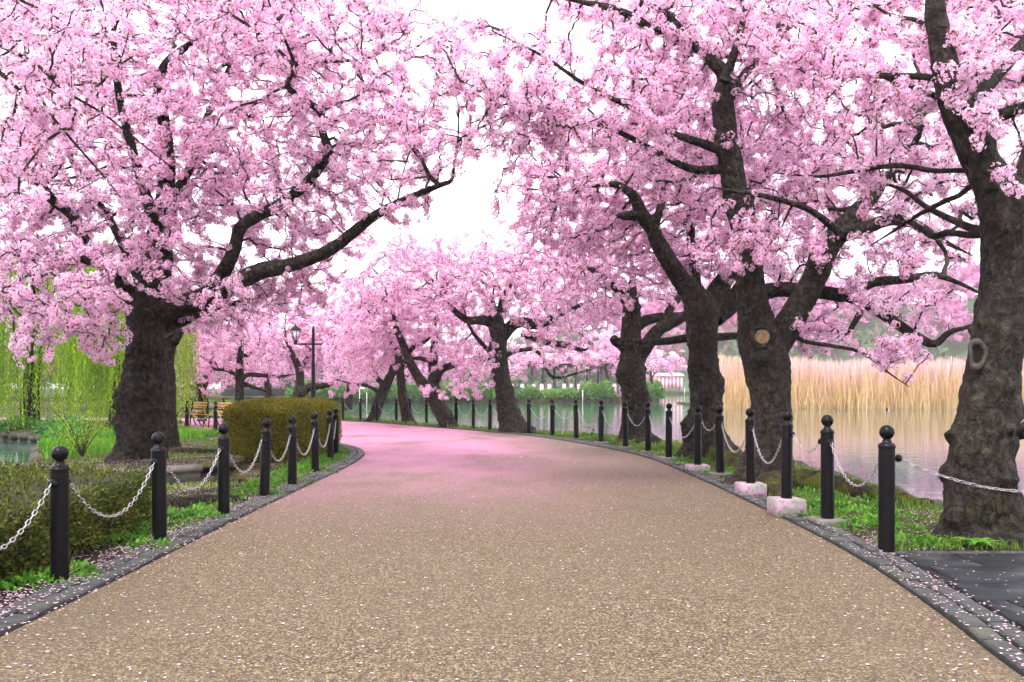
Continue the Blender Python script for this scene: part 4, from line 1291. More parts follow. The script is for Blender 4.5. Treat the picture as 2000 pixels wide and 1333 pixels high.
# beyond the benches on the left
cherry('grey cherry trunk right of the lamp foot, partly behind the clipped hedge', (W(582, 0, 38.6)[0], 38.6, 0.0),
    px_line([(578, 830, 15), (580, 800, 13), (582, 775, 12), (586, 745, 10), (583, 718, 9), (573, 697, 7), (565, 680, 6), (556, 650, 4), (560, 600, 3)], 38.6, 39.2),
    [px_line([(588, 770, 10), (605, 757, 9), (640, 752, 7), (665, 736, 5), (700, 722, 3)], 38.6, 39), px_line([(584, 722, 6), (600, 700, 5), (615, 660, 3)], 39, 39.4), px_line([(568, 690, 6), (540, 660, 4), (520, 620, 3)], 39, 39)],
    [(570, 640, 40, 120, 90, 2.4, 1.0), (640, 700, 40, 80, 60, 2, .8), (510, 720, 39, 50, 50, 2, .6)], 38.6, GL, flare=(0.4, 0.3, 4), n=20, nburl=4, seed=12, layers=2.2, csize=1.5, sides=3)
cherry('upright cherry trunk directly behind the wooden benches', (W(466, 0, 33.2)[0], 33.2, 0.0),
    px_line([(464, 838, 13), (465, 815, 11), (467, 785, 10), (468, 755, 10), (468, 725, 9), (469, 700, 8), (472, 660, 5), (465, 610, 3)], 33.2, 33.0),
    [px_line([(470, 745, 7), (482, 733, 6), (505, 733, 5), (540, 736, 4), (580, 731, 3)], 33.1, 33.6), px_line([(469, 700, 6), (490, 690, 5), (510, 680, 3)], 33.1, 32.6), px_line([(473, 748, 5), (495, 757, 4), (520, 765, 3), (545, 780, 2)], 33.1, 33.4), px_line([(466, 735, 5), (445, 725, 4), (420, 720, 3)], 33.1, 33)],
    [(470, 650, 33, 90, 80, 2.8, .9), (400, 640, 33, 70, 70, 2, .7), (520, 690, 33.4, 42, 50, 2, .6)], 33.2, GL, flare=(0.3, 0.3, 4), n=20, nburl=3, seed=13, layers=2.2, csize=1.4, sides=3)
cherry('small forked cherry trunk behind the leftmost visible bench', (W(394, 0, 36)[0], 36.0, 0.0),
    px_line([(395, 835, 11), (394, 810, 9), (394, 785, 9), (395, 760, 10), (402, 738, 8), (408, 722, 8), (414, 705, 6), (425, 670, 4)], 36, 36),
    [px_line([(393, 760, 7), (387, 742, 5), (381, 728, 5), (375, 700, 3)], 36, 35.5), px_line([(390, 760, 7), (372, 757, 6), (350, 763, 5), (335, 772, 3)], 36, 35.4), px_line([(410, 720, 4), (430, 722, 4), (455, 718, 3)], 36, 36.2)],
    [(390, 680, 35.6, 80, 60, 2.6, .9), (420, 740, 36, 60, 40, 2, .5), (350, 740, 35.4, 40, 40, 1.6, .5)], 36, GL, flare=(0.3, 0.3, 4), n=18, nburl=3, seed=14, layers=2.2, csize=1.5, sides=3)

# cherries farther round the pond, seen between the near trunks
def far_cherry(label, px, pyb, d, h, w, seed, lay=1.8):
    b = W(px, 0, d); b[2] = max(-0.1, CAMH + (HZ - pyb) / F * d)
    z0 = b[2]
    tr = np.array([(b[0], d, z0 - .2, .30), (b[0] + .1, d, z0 + h * .2, .22), (b[0] - .1, d, z0 + h * .4, .17), (b[0], d, z0 + h * .7, .08)])
    lm = [np.array([(b[0], d, z0 + h * .3, .13), (b[0] + s * w * .3, d + q, z0 + h * .5, .09), (b[0] + s * w * .7, d + 1.6 * q, z0 + h * .62, .04)]) for s, q in ((1, .5), (-1, -.6))]
    top = HZ - (z0 + h - CAMH) / d * F
    bot = HZ - (z0 + h * .22 - CAMH) / d * F
    cy, ry = (top + bot) / 2, (bot - top) / 2
    rx = w / d * F
    cherry(label, tuple(b), tr, lm, [(px, cy, d, rx, ry, w * .8, 1.0), (px - rx * .6, cy + ry * .35, d, rx * .5, ry * .55, w * .5, 1.0), (px + rx * .6, cy + ry * .3, d, rx * .5, ry * .6, w * .5, 1.0)], d, 'cherries across the water', flare=None, n=10, nburl=0, seed=seed, layers=lay, csize=max(1.8, d / 17), sides=3, tip=0.008 * d / 50, per=4)
far_cherry('cherry across the water, left of the lamp post', 520, 800, 52, 6.2, 5.5, 21)
far_cherry('cherry across the water, behind the small forked trunk', 385, 800, 56, 6.5, 5.5, 22)
far_cherry('cherry across the water, right of the lamp post', 680, 795, 56, 5.5, 5.5, 23)
far_cherry('cherry in blossom far behind the willow at the left edge', 60, 812, 58, 8.0, 6.5, 24)
far_cherry('cherry in blossom far behind the second willow trunk', 235, 808, 60, 7.5, 6.0, 25)
far_cherry('pink cherry behind the left end of the far pavilion', 960, 770, 112, 7.5, 7.5, 26)
far_cherry('pink cherry at the right end of the far pavilion', 1185, 768, 111, 8.5, 5.0, 27)
far_cherry('small round pink cherry on the far bank right of the lumpy trunk', 1272, 768, 120, 7.0, 4.5, 28)
far_cherry('pink cherry on the far bank behind the double-stemmed tree', 800, 770, 112, 7.0, 8.0, 29)

# ------------------------------------------------------------------ leaves, grass, petals
def leaf_cards(C, Nrm, L, Wd, spread=0.7, fold=0.25):
    """diamond leaves at points C leaning out along Nrm -> vertices, loops, sizes, per-vertex random"""
    n = len(C)
    d = Nrm + rng.normal(0, spread, (n, 3))
    d /= np.linalg.norm(d, axis=1)[:, None] + 1e-9
    r = rng.normal(size=(n, 3))
    u = np.cross(d, r)
    u /= np.linalg.norm(u, axis=1)[:, None] + 1e-9
    w = np.cross(u, d)
    L = (L * rng.uniform(0.65, 1.25, n))[:, None]
    Wd = (Wd * rng.uniform(0.7, 1.2, n))[:, None]
    V = np.stack([C, C + d * L * .5 + u * Wd * .5 + w * Wd * fold, C + d * L, C + d * L * .5 - u * Wd * .5 + w * Wd * fold], axis=1).reshape(-1, 3)
    loops = np.arange(4 * n)
    return V, loops, np.full(n, 4), n

def leaf_object(name, V, loops, sizes, rnd, mat, parent=None, origin=None, kind=None):
    if origin is not None:
        V = V - np.asarray(origin)
    me = mesh_np(name, V, loops, sizes, {'rnd': rnd})
    me.materials.append(mat)
    o = link(bpy.data.objects.new(name, me), parent)
    if kind: tag(o, kind=kind)
    return o

def rounded_box_points(n, cx, cy, sx, sy, h, rz, z0=0.0, power=4.0, wob=0.06, seed=0):
    """points and normals on the outside of a clipped, softly rounded block"""
    v = rng.normal(size=(n * 2, 3))
    v /= np.abs(v).max(axis=1)[:, None] * 0 + np.linalg.norm(v, axis=1)[:, None]
    k = (np.abs(v) ** power).sum(1) ** (-1 / power)
    q = v * k[:, None]
    q = q[q[:, 2] > -0.97][:n]
    nn = np.sign(q) * np.abs(q) ** (power - 1)
    P = q * np.array([sx / 2, sy / 2, h / 2])
    nn = nn / np.array([sx / 2, sy / 2, h / 2])
    nn /= np.linalg.norm(nn, axis=1)[:, None]
    for i in range(len(P)):
        b = noise.noise(Vector(P[i] * 2.1) + Vector((seed, 0, 0))) + 0.5 * noise.noise(Vector(P[i] * 5.3))
        P[i] += nn[i] * b * wob
    cs, sn = math.cos(rz), math.sin(rz)
    Rm = np.array([[cs, -sn, 0], [sn, cs, 0], [0, 0, 1]])
    return P @ Rm.T + np.array([cx, cy, z0 + h / 2]), nn @ Rm.T

def hedge(label, cx, cy, sx, sy, h, rz, nleaf, L, Wd, mat, seed, power=4.0, wob=0.07):
    e = empty('hedge', (cx, cy, 0), label, 'hedge')
    bm = bmesh.new()
    bmesh.ops.create_icosphere(bm, subdivisions=4, radius=1.0)
    cs, sn = math.cos(rz), math.sin(rz)
    for v in bm.verts:
        q = np.array(v.co); q /= np.linalg.norm(q)
        k = (np.abs(q) ** power).sum() ** (-1 / power)
        q = q * k * np.array([sx / 2 - .07, sy / 2 - .07, h / 2 - .06])
        q *= 1 + 0.04 * noise.noise(Vector(q) * 3)
        v.co = (q[0] * cs - q[1] * sn, q[0] * sn + q[1] * cs, q[2] + h / 2)
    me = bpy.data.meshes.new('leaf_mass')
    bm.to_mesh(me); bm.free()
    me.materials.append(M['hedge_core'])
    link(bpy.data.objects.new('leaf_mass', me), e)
    P, N = rounded_box_points(nleaf, cx, cy, sx, sy, h, rz, 0.0, power, wob, seed)
    P = P - N * rng.uniform(-0.02, 0.09, len(P))[:, None]
    V, l, s, n = leaf_cards(P, N + np.array([0, 0, .4]), L, Wd, 0.75)
    base = np.array([noise.noise(Vector(p * 1.6) + Vector((seed * 3, 0, 0))) for p in P]) * 0.35 + 0.45
    r = np.clip(base + rng.normal(0, 0.2, n), 0, 1)
    leaf_object('foliage', V, l, s, np.repeat(r, 4), mat, e, (cx, cy, 0), 'stuff')
    return e
hf = hedge('low clipped azalea hedge behind the nearest left bollard', -4.75, 6.55, 2.4, 5.0, 0.60, 0.0, 60000, 0.042, 0.017, M['hedge_leaf'], 1, 7.0, 0.17)
for x, yy in ((-3.95, 5.6), (-3.9, 6.2), (-4.0, 6.9), (-3.95, 7.5)):
    mb = MB()
    mb.tube([(x + .1, yy, 0), (x + .02, yy + .05, .12), (x - .1, yy, .26), (x - .25, yy + .1, .4)], [.018, .015, .012, .008], 6)
    mb.build('stem', M['palebark'], hf, smooth=True, origin=(-4.75, 6.55, 0))
hedge('boxy clipped yellow-green hedge behind the left bollards where the path bends', -4.62, 17.9, 1.40, 4.1, 1.13, R(-3), 60000, 0.046, 0.018, M['box_leaf'], 2, 6.0, 0.05)
hedge('small dark clipped hedge at the far turn of the path', -8.9, 36.0, 2.6, 1.0, .75, 0, 5000, 0.10, 0.05, M['box_leaf'], 3, 5.0, 0.04)

def side_of(P, line):
    """signed distance (roughly) of points P to a polyline: positive right of its direction"""
    d = np.linalg.norm(P[:, None, :] - line[None, ::3, :], axis=2)
    j = d.argmin(axis=1) * 3
    T = np.gradient(line, axis=0)[j]
    T /= np.linalg.norm(T, axis=1)[:, None]
    Q = P - line[j]
    return Q[:, 0] * T[:, 1] - Q[:, 1] * T[:, 0]

POLY_LAND = np.array(land)
def inside(P, poly):
    x, y = P[:, 0], P[:, 1]
    c = np.zeros(len(P), dtype=bool)
    j = len(poly) - 1
    for i in range(len(poly)):
        xi, yi, xj, yj = *poly[i], *poly[j]
        t = ((yi > y) != (yj > y)) & (x < (xj - xi) * (y - yi) / (yj - yi + 1e-12) + xi)
        c ^= t
        j = i
    return c

def ground_points(n, x0, x1, y0, y1, which, margin=0.36):
    """points on the planted ground left or right of the path, thinner with distance"""
    u = rng.random(n)
    y = y0 * (y1 / y0) ** u
    x = rng.uniform(x0, x1, n)
    P = np.stack([x, y], axis=1)
    P = P[inside(P, POLY_LAND)]
    s = side_of(P, inner_r if which == 'right' else inner_l)
    P = P[s > margin] if which == 'right' else P[s < -margin]
    if which == 'right':
        P = P[~((P[:, 1] < 7.40) & (P[:, 0] > 2.6))]
    else:
        P = P[~((np.abs(P[:, 0] + 4.75) < 1.0) & (np.abs(P[:, 1] - 6.35) < 2.2)) & ~((np.abs(P[:, 0] + 4.62) < .6) & (np.abs(P[:, 1] - 17.9) < 1.9))]
    return P

def clumpy(P, scale, lo, hi, seed):
    v = np.array([noise.noise(Vector((p[0] * scale + seed, p[1] * scale, seed * 1.3))) + 0.4 * noise.noise(Vector((p[0] * scale * 3 + seed, p[1] * scale * 3, 2.0))) for p in P])
    return rng.random(len(P)) < np.clip((v - lo) / (hi - lo), 0, 1), v

def grass(name, P, h, w, mat, shift=0.0, lean=0.5):
    n = len(P)
    hh = h * rng.uniform(0.4, 1.3, n) * (1 + 0.02 * P[:, 1])
    ww = w * rng.uniform(0.7, 1.3, n) * (0.6 + 0.07 * P[:, 1])
    a = rng.uniform(0, 6.283, n)
    b = rng.uniform(0, 6.283, n)
    ln = rng.uniform(0.1, lean, n) * hh
    V = np.zeros((n, 5, 3))
    ca, sa = np.cos(a) * ww / 2, np.sin(a) * ww / 2
    z0 = -0.01
    V[:, 0] = np.stack([P[:, 0] - ca, P[:, 1] - sa, np.full(n, z0)], 1)
    V[:, 1] = np.stack([P[:, 0] + ca, P[:, 1] + sa, np.full(n, z0)], 1)
    mx, my = P[:, 0] + np.cos(b) * ln * .4, P[:, 1] + np.sin(b) * ln * .4
    V[:, 2] = np.stack([mx + ca * .8, my + sa * .8, hh * .6], 1)
    V[:, 4] = np.stack([mx - ca * .8, my - sa * .8, hh * .6], 1)
    V[:, 3] = np.stack([P[:, 0] + np.cos(b) * ln, P[:, 1] + np.sin(b) * ln, hh], 1)
    v = np.array([noise.noise(Vector((p[0] * .8, p[1] * .5, 3.0))) for p in P]) if n < 60000 else np.zeros(n)
    r = np.clip(0.45 + shift + 0.45 * v + rng.normal(0, 0.17, n), 0, 1)
    o = leaf_object(name, V.reshape(-1, 3), np.arange(5 * n), np.full(n, 5), np.repeat(r, 5), mat)
    return tag(o, kind='stuff')

P = ground_points(60000, 2.6, 9.5, 7.3, 30, 'right')
ok, _ = clumpy(P, 0.9, -0.35, 0.25, 1.0)
grass('grass_right_bank', P[ok], 0.060, 0.010, M['grass'])
jj = rng.integers(0, len(bank) - 60, 9000)
P = bank[jj] + rng.normal(0, .13, (9000, 2)) - np.array([.22, 0])
P = P[inside(P, POLY_LAND) & (P[:, 1] > 7.5)]
grass('grass_bank_lip', P, 0.09, 0.010, M['grass'], 0.05)
P = ground_points(52000, -14, -2.8, 8.2, 30, 'left')
ok, _ = clumpy(P, 0.7, -0.1, 0.45, 4.0)
grass('grass_left_bank', P[ok], 0.05, 0.010, M['grass'], 0.12)
P = np.stack([rng.uniform(-34, -12.5, 14000), rng.uniform(29.8, 33.2, 14000)], 1)
P = P[inside(P, POLY_LAND)]
grass('grass_willow_lawn', P, 0.10, 0.035, M['grass'], 0.2)
P = np.stack([rng.uniform(-12.8, -8.6, 9000), rng.uniform(17, 28, 9000)], 1)
P = P[inside(P, POLY_LAND) & (side_of(P, inner_l) < -0.5)]
grass('grass_pond_bank', P, 0.12, 0.02, M['weed'], 0.2)

def weeds(name, spots, mat, seed):
    """broad low leaves in soft mounds round the post feet"""
    C, N = [], []
    for x, y, r, k in spots:
        n = int(k)
        a, q = rng.uniform(0, 6.283, n), np.sqrt(rng.random(n)) * r
        h = 0.11 * (1 - (q / r) ** 2) * (0.5 + r) * rng.uniform(.3, 1.1, n)
        C.append(np.stack([x + q * np.cos(a) * 1.2, y + q * np.sin(a), h], 1))
        N.append(np.stack([np.cos(a) * .7, np.sin(a) * .7, np.full(n, 0.8)], 1))
    C, N = np.vstack(C), np.vstack(N)
    V, l, s, n = leaf_cards(C, N, 0.055, 0.026, 0.5)
    V[:, 2] = np.maximum(V[:, 2], 0.004)
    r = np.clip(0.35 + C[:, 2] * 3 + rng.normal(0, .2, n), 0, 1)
    o = leaf_object(name, V, l, s, np.repeat(r, 4), mat)
    tag(o, kind='stuff')
sp = []
for (p, H, f) in LP[:9]:
    for _ in range(4):
        sp.append((p[0] + rng.uniform(-.45, .05), p[1] + rng.uniform(-.35, .55), rng.uniform(.12, .30), 110))
sp += [(-3.45 - .3 * i, 8.6 + .5 * i, .3, 160) for i in range(6)] + [(-3.5, 12.6 + .5 * i, .32, 150) for i in range(10)]
weeds('weeds_left', sp, M['weed'], 1)
sp = []
for (p, H, f) in RP[1:16]:
    for _ in range(3):
        sp.append((p[0] + rng.uniform(.15, .8), p[1] + rng.uniform(-.5, .6), rng.uniform(.10, .26), 80))
sp += [(3.6 + rng.uniform(-.3, 1.0), 7.6 + rng.uniform(0, 3.6), rng.uniform(.15, .3), 120) for _ in range(14)]
weeds('weeds_right', sp, M['weed'], 2)

def petals(name, P, z=0.004, size=0.0098, tilt=0.25):
    n = len(P)
    a = rng.uniform(0, 6.283, n)
    L = size * rng.uniform(0.75, 1.25, n) * (0.9 + 0.008 * P[:, 1])
    tx, ty = rng.normal(0, tilt, n), rng.normal(0, tilt, n)
    ang = np.array([0, 1.05, 2.09, 3.14, 4.19, 5.24])
    V = np.zeros((n, 6, 3))
    for k, t in enumerate(ang):
        u, w = np.cos(t) * L, np.sin(t) * L * 0.72
        x, y = u * np.cos(a) - w * np.sin(a), u * np.sin(a) + w * np.cos(a)
        V[:, k, 0], V[:, k, 1] = P[:, 0] + x, P[:, 1] + y
        V[:, k, 2] = z + np.abs(x * tx) + np.abs(y * ty) + 0.001
    r = np.clip(rng.normal(.55, .25, n), 0, 1)
    o = leaf_object(name, V.reshape(-1, 3), np.arange(6 * n), np.full(n, 6), np.repeat(r, 6), M['fallen'])
    return tag(o, kind='stuff')

# on the path: a sprinkle, thicker towards the edges and far away
n = 6500
y = 3.6 * (30 / 3.6) ** rng.random(n)
x = rng.uniform(-3, 3.2, n)
P = np.stack([x, y], 1)
sl, sr = side_of(P, inner_l), side_of(P, inner_r)
P = P[(sl > 0) & (sr < 0)]
edge = np.minimum(np.abs(side_of(P, inner_l)), np.abs(side_of(P, inner_r)))
P = P[rng.random(len(P)) < 0.30 + 0.35 * np.exp(-edge / 0.35)]
petals('petals_on_path', P, 0.010)
n = 15000
y = 3.6 * (22 / 3.6) ** rng.random(n)
P = np.vstack([np.stack([rng.uniform(-3.35, -2.75, n), y], 1)])
petals('petals_on_left_kerb', P[rng.random(len(P)) < 0.10 + .14 * (P[:, 0] < -3.0)], 0.041)
P = np.stack([np.interp(y[:5000], inner_r[:120, 1], inner_r[:120, 0]) + rng.uniform(0.0, .34, 5000), y[:5000]], 1)
petals('petals_on_right_kerb', P[rng.random(len(P)) < .2], 0.041)
P = ground_points(46000, -9, -3.1, 4.4, 24, 'left', 0.33)
ok, v = clumpy(P, 1.1, -0.75, 0.5, 9.0)
near = np.abs(side_of(P, inner_l)) < 1.5
P = P[ok & (near | (P[:, 1] > 8.4))]
petals('petals_on_left_ground', P, 0.012)
P = ground_points(30000, 2.9, 8, 7.36, 24, 'right', 0.33)
ok, v = clumpy(P, 1.3, -0.4, 0.6, 5.0)
petals('petals_on_right_ground', P[ok], 0.018)
P = np.stack([rng.uniform(2.8, 7, 600), 3.8 + 3.5 * rng.random(600)], 1)
P = P[side_of(P, inner_r) > .38]
petals('petals_on_paving', P, 0.026)
P = np.stack([rng.uniform(3.5, 14, 900), rng.uniform(9, 34, 900)], 1)
P = P[~inside(P, POLY_LAND)]
petals('petals_on_water', P, WZ + 0.004, 0.010, 0.05)

def plant(label, x, y, n, L, Wd, mat, up=0.7, group=None, cat='plant'):
    """rosette of arching strap leaves"""
    e = empty('leafy_plant', (x, y, 0), label, cat, group)
    for i in range(n):
        a = i * 2.4 + random.uniform(-.3, .3)
        l = L * random.uniform(.7, 1.15)
        lift = up * random.uniform(.6, 1.2)
        K = 5
        V = []
        for k in range(K + 1):
            t = k / K
            r = l * t * (1 - .25 * lift)
            z = l * lift * (t - .75 * t * t) + .01
            w = Wd * math.sin(math.pi * min(1, .12 + .88 * t)) * .5 + .002
            ca, sa = math.cos(a), math.sin(a)
            V += [(r * ca - w * sa, r * sa + w * ca, z + w * .3), (r * ca + w * sa, r * sa - w * ca, z + w * .3)]
        me = mesh_np('leaf', V, [q for k in range(K) for q in (2*k, 2*k+1, 2*k+3, 2*k+2)], [4] * K, {'rnd': np.full(len(V), random.uniform(.2, .9))}, True)
        me.materials.append(mat)
        link(bpy.data.objects.new('leaf', me), e)
    return e
plant('bright green broad-leaved plant at the foot of the burled right trunk', 4.06, 7.62, 15, .24, .06, M['weed'], .7)
plant('tuft of long green blades beside the ninth right bollard', 2.95, 18.8, 26, .42, .02, M['grass'], 1.2)
plant('reddish-green tuft left of the lumpy trunk', 2.75, 20.6, 22, .40, .03, M['grass'], 1.1)
plant('small green rosette between the sixth and seventh right bollards', 3.0, 15.6, 12, .22, .05, M['weed'], .6)

# twiggy shrub by the left pond
e = empty('shrub', (-8.5, 17.2, 0), 'wispy yellow-green twiggy shrub at the edge of the left pond', 'shrub')
tips = []
for i in range(26):
    a = random.uniform(0, 6.28)
    h = random.uniform(.5, 1.25)
    sp_ = random.uniform(.15, .65)
    p = np.array([(-8.5, 17.2, 0), (-8.5 + sp_ * .4 * math.cos(a), 17.2 + sp_ * .4 * math.sin(a), h * .55), (-8.5 + sp_ * math.cos(a), 17.2 + sp_ * math.sin(a), h)])
    mb = MB(); mb.tube(catmull(p, .2), np.linspace(.008, .003, len(catmull(p, .2))), 4)
    mb.build('stem', M['twig'], e, origin=(-8.5, 17.2, 0))
    for t in np.linspace(.3, 1, 22):
        q = p[0] * (1 - t) ** 2 + 2 * p[1] * t * (1 - t) + p[2] * t * t
        tips.append(q + rng.normal(0, .05, 3))
tips = np.array(tips)
V, l, s_, n = leaf_cards(tips, np.tile([0, 0, .6], (len(tips), 1)), .075, .02, .8)
leaf_object('foliage', V, l, s_, np.repeat(rng.random(n), 4), M['willow'], e, (-8.5, 17.2, 0), 'stuff')

# ------------------------------------------------------------------ willow
def willow(label, base, top, spread, nstr, drop, seed):
    b = np.asarray(base)
    e = empty('willow_tree', b, label, 'willow')
    C = np.array([(*b, .34), (b[0] + .1, b[1], 1.5, .27), (b[0] + .3, b[1] - .1, 3, .22), (b[0] + .4, b[1] - .2, 4.6, .14), (b[0] + .5, b[1], top, .05)])
    C[0, 2] = -.2
    stem('trunk', C, e, b, n=18, step=.15, rough=.08, flare=(.6, .3, 4), seed=seed)
    pts, dirs, r = [], [], []
    tw = MB()
    for i in range(nstr):
        a = random.uniform(0, 6.28)
        q = math.sqrt(random.random())
        sx, sy = spread
        x, y = b[0] + .4 + sx * q * math.cos(a), b[1] - .2 + sy * q * math.sin(a)
        z = top - 1.6 * q * q + random.uniform(-.8, .3)
        zb = max(random.uniform(*drop), WZ + .15)
        L = z - zb
        k = int(L / .055)
        t = np.arange(k) / k
        sway = rng.normal(0, .18, 2)
        P_ = np.stack([x + sway[0] * t ** 2 + .03 * np.sin(t * 9 + i), y + sway[1] * t ** 2, z - L * t], 1)
        pts.append(P_ + rng.normal(0, .02, P_.shape))
        dirs.append(np.tile([0, 0, -1.2], (k, 1)) + rng.normal(0, .25, (k, 3)))
        r.append(np.clip(.5 + .25 * rng.normal() + rng.normal(0, .15, k), 0, 1))
        tw.tube(P_[::max(1, k // 6)], .004, 3, False)
    # arching boughs to the hanging strands
    for i in range(9):
        a = i * .7
        p = np.array([(b[0] + .35, b[1] - .2, top * .55, .09), (b[0] + .4 + spread[0] * .4 * math.cos(a), b[1] - .2 + spread[1] * .4 * math.sin(a), top * .92, .05), (b[0] + .4 + spread[0] * .85 * math.cos(a), b[1] - .2 + spread[1] * .85 * math.sin(a), top * .8, .02)])
        stem('limb', p, e, b, n=7, step=.3, rough=.04, seed=seed + i)
    P_, D, r = np.vstack(pts), np.vstack(dirs), np.concatenate(r)
    V, l, s_, n = leaf_cards(P_, D, .14, .032, .35)
    leaf_object('crown', V, l, s_, np.repeat(r, 4), M['willow'], e, b, 'stuff')
    o = tw.build('strand_twigs', M['willow'], e, origin=b)
    tag(o, kind='stuff')
willow('weeping willow with bright green strands hanging over the left pond', (-17.0, 30.6, 0), 6.6, (3.6, 2.6), 640, (-.1, 2.6), 3)
willow('second weeping willow, its trunk showing left of the huge cherry', (-13.2, 29.2, 0), 6.4, (2.2, 2.2), 380, (.0, 2.4), 9)

# ------------------------------------------------------------------ stones, roots, tree surround
e = empty('tree_surround', (-6.2, 14.4, 0), 'low stone slab edging curving round the foot of the huge left cherry', 'stone edging')
for i, a in enumerate(np.arange(-118, -36, 20.5)):
    a0, a1 = R(a), R(a + 20)
    V = []
    for zz in (-.02, .15, .152, .24):
        ro = 2.42 if zz > .151 else 2.34
        for rr, aa in ((ro, a0), (ro, a1), (ro - .36, a1), (ro - .36, a0)):
            V.append((rr * math.cos(aa) * .82, rr * math.sin(aa), zz))
    mb = MB()
    mb.add(V[:8], [(0, 1, 2, 3)[::-1], (0, 1, 5, 4), (1, 2, 6, 5), (2, 3, 7, 6), (3, 0, 4, 7)])
    mb.add(V[8:], [(0, 3, 2, 1), (4, 5, 6, 7), (0, 1, 5, 4), (1, 2, 6, 5), (2, 3, 7, 6), (3, 0, 4, 7)])
    o = mb.build('stone_slab', M['concrete'], e)
mb = MB()
V = [(2.04 * math.cos(a) * .82, 2.04 * math.sin(a), .17) for a in np.linspace(R(-150), R(38), 40)] + [(0, 0, .2)]
mb.add(V, [(i, i + 1, 40) for i in range(39)])
mb.build('soil_bed', M['soil'], e)
a_ = rng.uniform(R(-140), R(30), 1400); r_ = 2.0 * np.sqrt(rng.random(1400))
P = np.stack([-6.2 + r_ * np.cos(a_) * .82, 14.4 + r_ * np.sin(a_)], 1)
petals('petals_in_tree_surround', P, .215)

def root(label, pts, rads, mat, seed, name='surface_root'):
    pts = [(x, y, z - .04) for x, y, z in pts]
    p = np.array([(*q, r) for q, r in zip(pts, rads)])
    b = p[0, :3].copy()
    o, _ = stem(name, p, None, b, n=36, step=.03, rough=.20, mat=mat, seed=seed, nburl=8, fine=True)
    o.location = b
    tag(o, label, 'root')
root('dark surface root crossing the grass behind the third left bollard', [(-4.9, 9.6, -.02), (-4.3, 9.8, .06), (-3.7, 10.3, .09), (-3.3, 10.9, .03), (-3.1, 11.4, -.05)], [.07, .075, .08, .06, .03], M['bark'], 31)
root('thinner dark root in front of the third left bollard', [(-4.5, 8.7, -.02), (-4.0, 9.0, .03), (-3.6, 9.3, .04), (-3.25, 9.8, -.03)], [.05, .05, .055, .03], M['bark'], 32)
root('long grey root reaching right from the second left trunk', [(-7.4, 18.6, .04), (-6.8, 18.3, .08), (-6.2, 18.4, .05), (-5.6, 18.7, -.02)], [.10, .09, .07, .04], M['bark'], 33)
root('big mossy root running from the forked right trunk toward the water', [(3.9, 12.2, .12), (4.3, 11.5, .12), (4.65, 10.9, .06), (4.95, 10.2, .0), (5.1, 9.7, -.1)], [.20, .15, .12, .10, .06], M['mossy'], 34)
root('mossy root stretching toward the path from the forked right trunk', [(3.6, 12.0, .10), (3.45, 11.3, .08), (3.35, 10.7, .02)], [.22, .16, .08], M['mossy'], 35)
root('mossy root of the stout trunk beside the fifth right bollard', [(3.95, 16.7, .12), (4.0, 15.8, .1), (3.85, 14.9, .02)], [.24, .18, .1], M['mossy'], 36)
root('brown root hump at the foot of the burled right trunk', [(4.35, 7.8, .0), (4.6, 7.62, .06), (4.9, 7.6, -.02)], [.08, .1, .05], M['bark'], 37)
for k, (x, y, sx) in enumerate([(-4.2, 12.9, .5), (-5.0, 13.1, .35)]):
    me = rough_stone('mossy_mound', M['mossy'], (sx, .35, .22), k + 20, 3)
    o = link(bpy.data.objects.new('mossy_mound', me)); o.location = (x, y, .02)
    tag(o, ['mossy clump on the grass right of the stone edging', 'smaller mossy clump against the stone edging'][k], 'moss')

# ------------------------------------------------------------------ benches, lamp, stand at the right edge
def bench(x, y, rz, label):
    e = empty('park_bench', (x, y, 0), label, 'bench', 'benches on the left')
    e.rotation_euler = (0, 0, rz)
    Wb = 1.35
    for i in range(4):
        mb = MB(); mb.box((0, -.02 - .115 * i, .43 + .004 * i), (Wb, .095, .03)); mb.build('seat_slat', M['wood'], e)
    for i in range(4):
        z = .53 + .1 * i
        mb = MB(); mb.box((0, .06 + .03 * i, z), (Wb, .028, .085), M=Matrix.Rotation(R(-16), 3, 'X')); mb.build('back_slat', M['wood'], e)
    for sx in (-.55, .0, .55):
        mb = MB()
        mb.tube(catmull([(sx, -.42, 0), (sx, -.40, .2), (sx, -.36, .40), (sx, -.1, .41), (sx, .05, .42), (sx, .12, .62), (sx, .18, .90)], .08), .022, 6)
        mb.tube(catmull([(sx, .16, 0), (sx, .08, .2), (sx, .04, .41)], .08), .022, 6)
        mb.build('iron_frame', M['iron'], e, smooth=True)
        mb = MB()
        mb.tube(catmull([(sx, -.38, .40), (sx, -.42, .58), (sx, -.3, .65), (sx, -.05, .63), (sx, .12, .66)], .06), .018, 6)
        mb.build('armrest', M['iron'], e, smooth=True)
bench(-10.15, 30.3, R(-52), 'yellow slatted bench with black iron frame, middle of the three by the path')
bench(-11.45, 31.6, R(-52), 'yellow slatted bench with black iron frame, leftmost of the three by the path')
bench(-9.05, 29.2, R(-50), 'yellow slatted bench half hidden by the clipped hedge, rightmost of three')

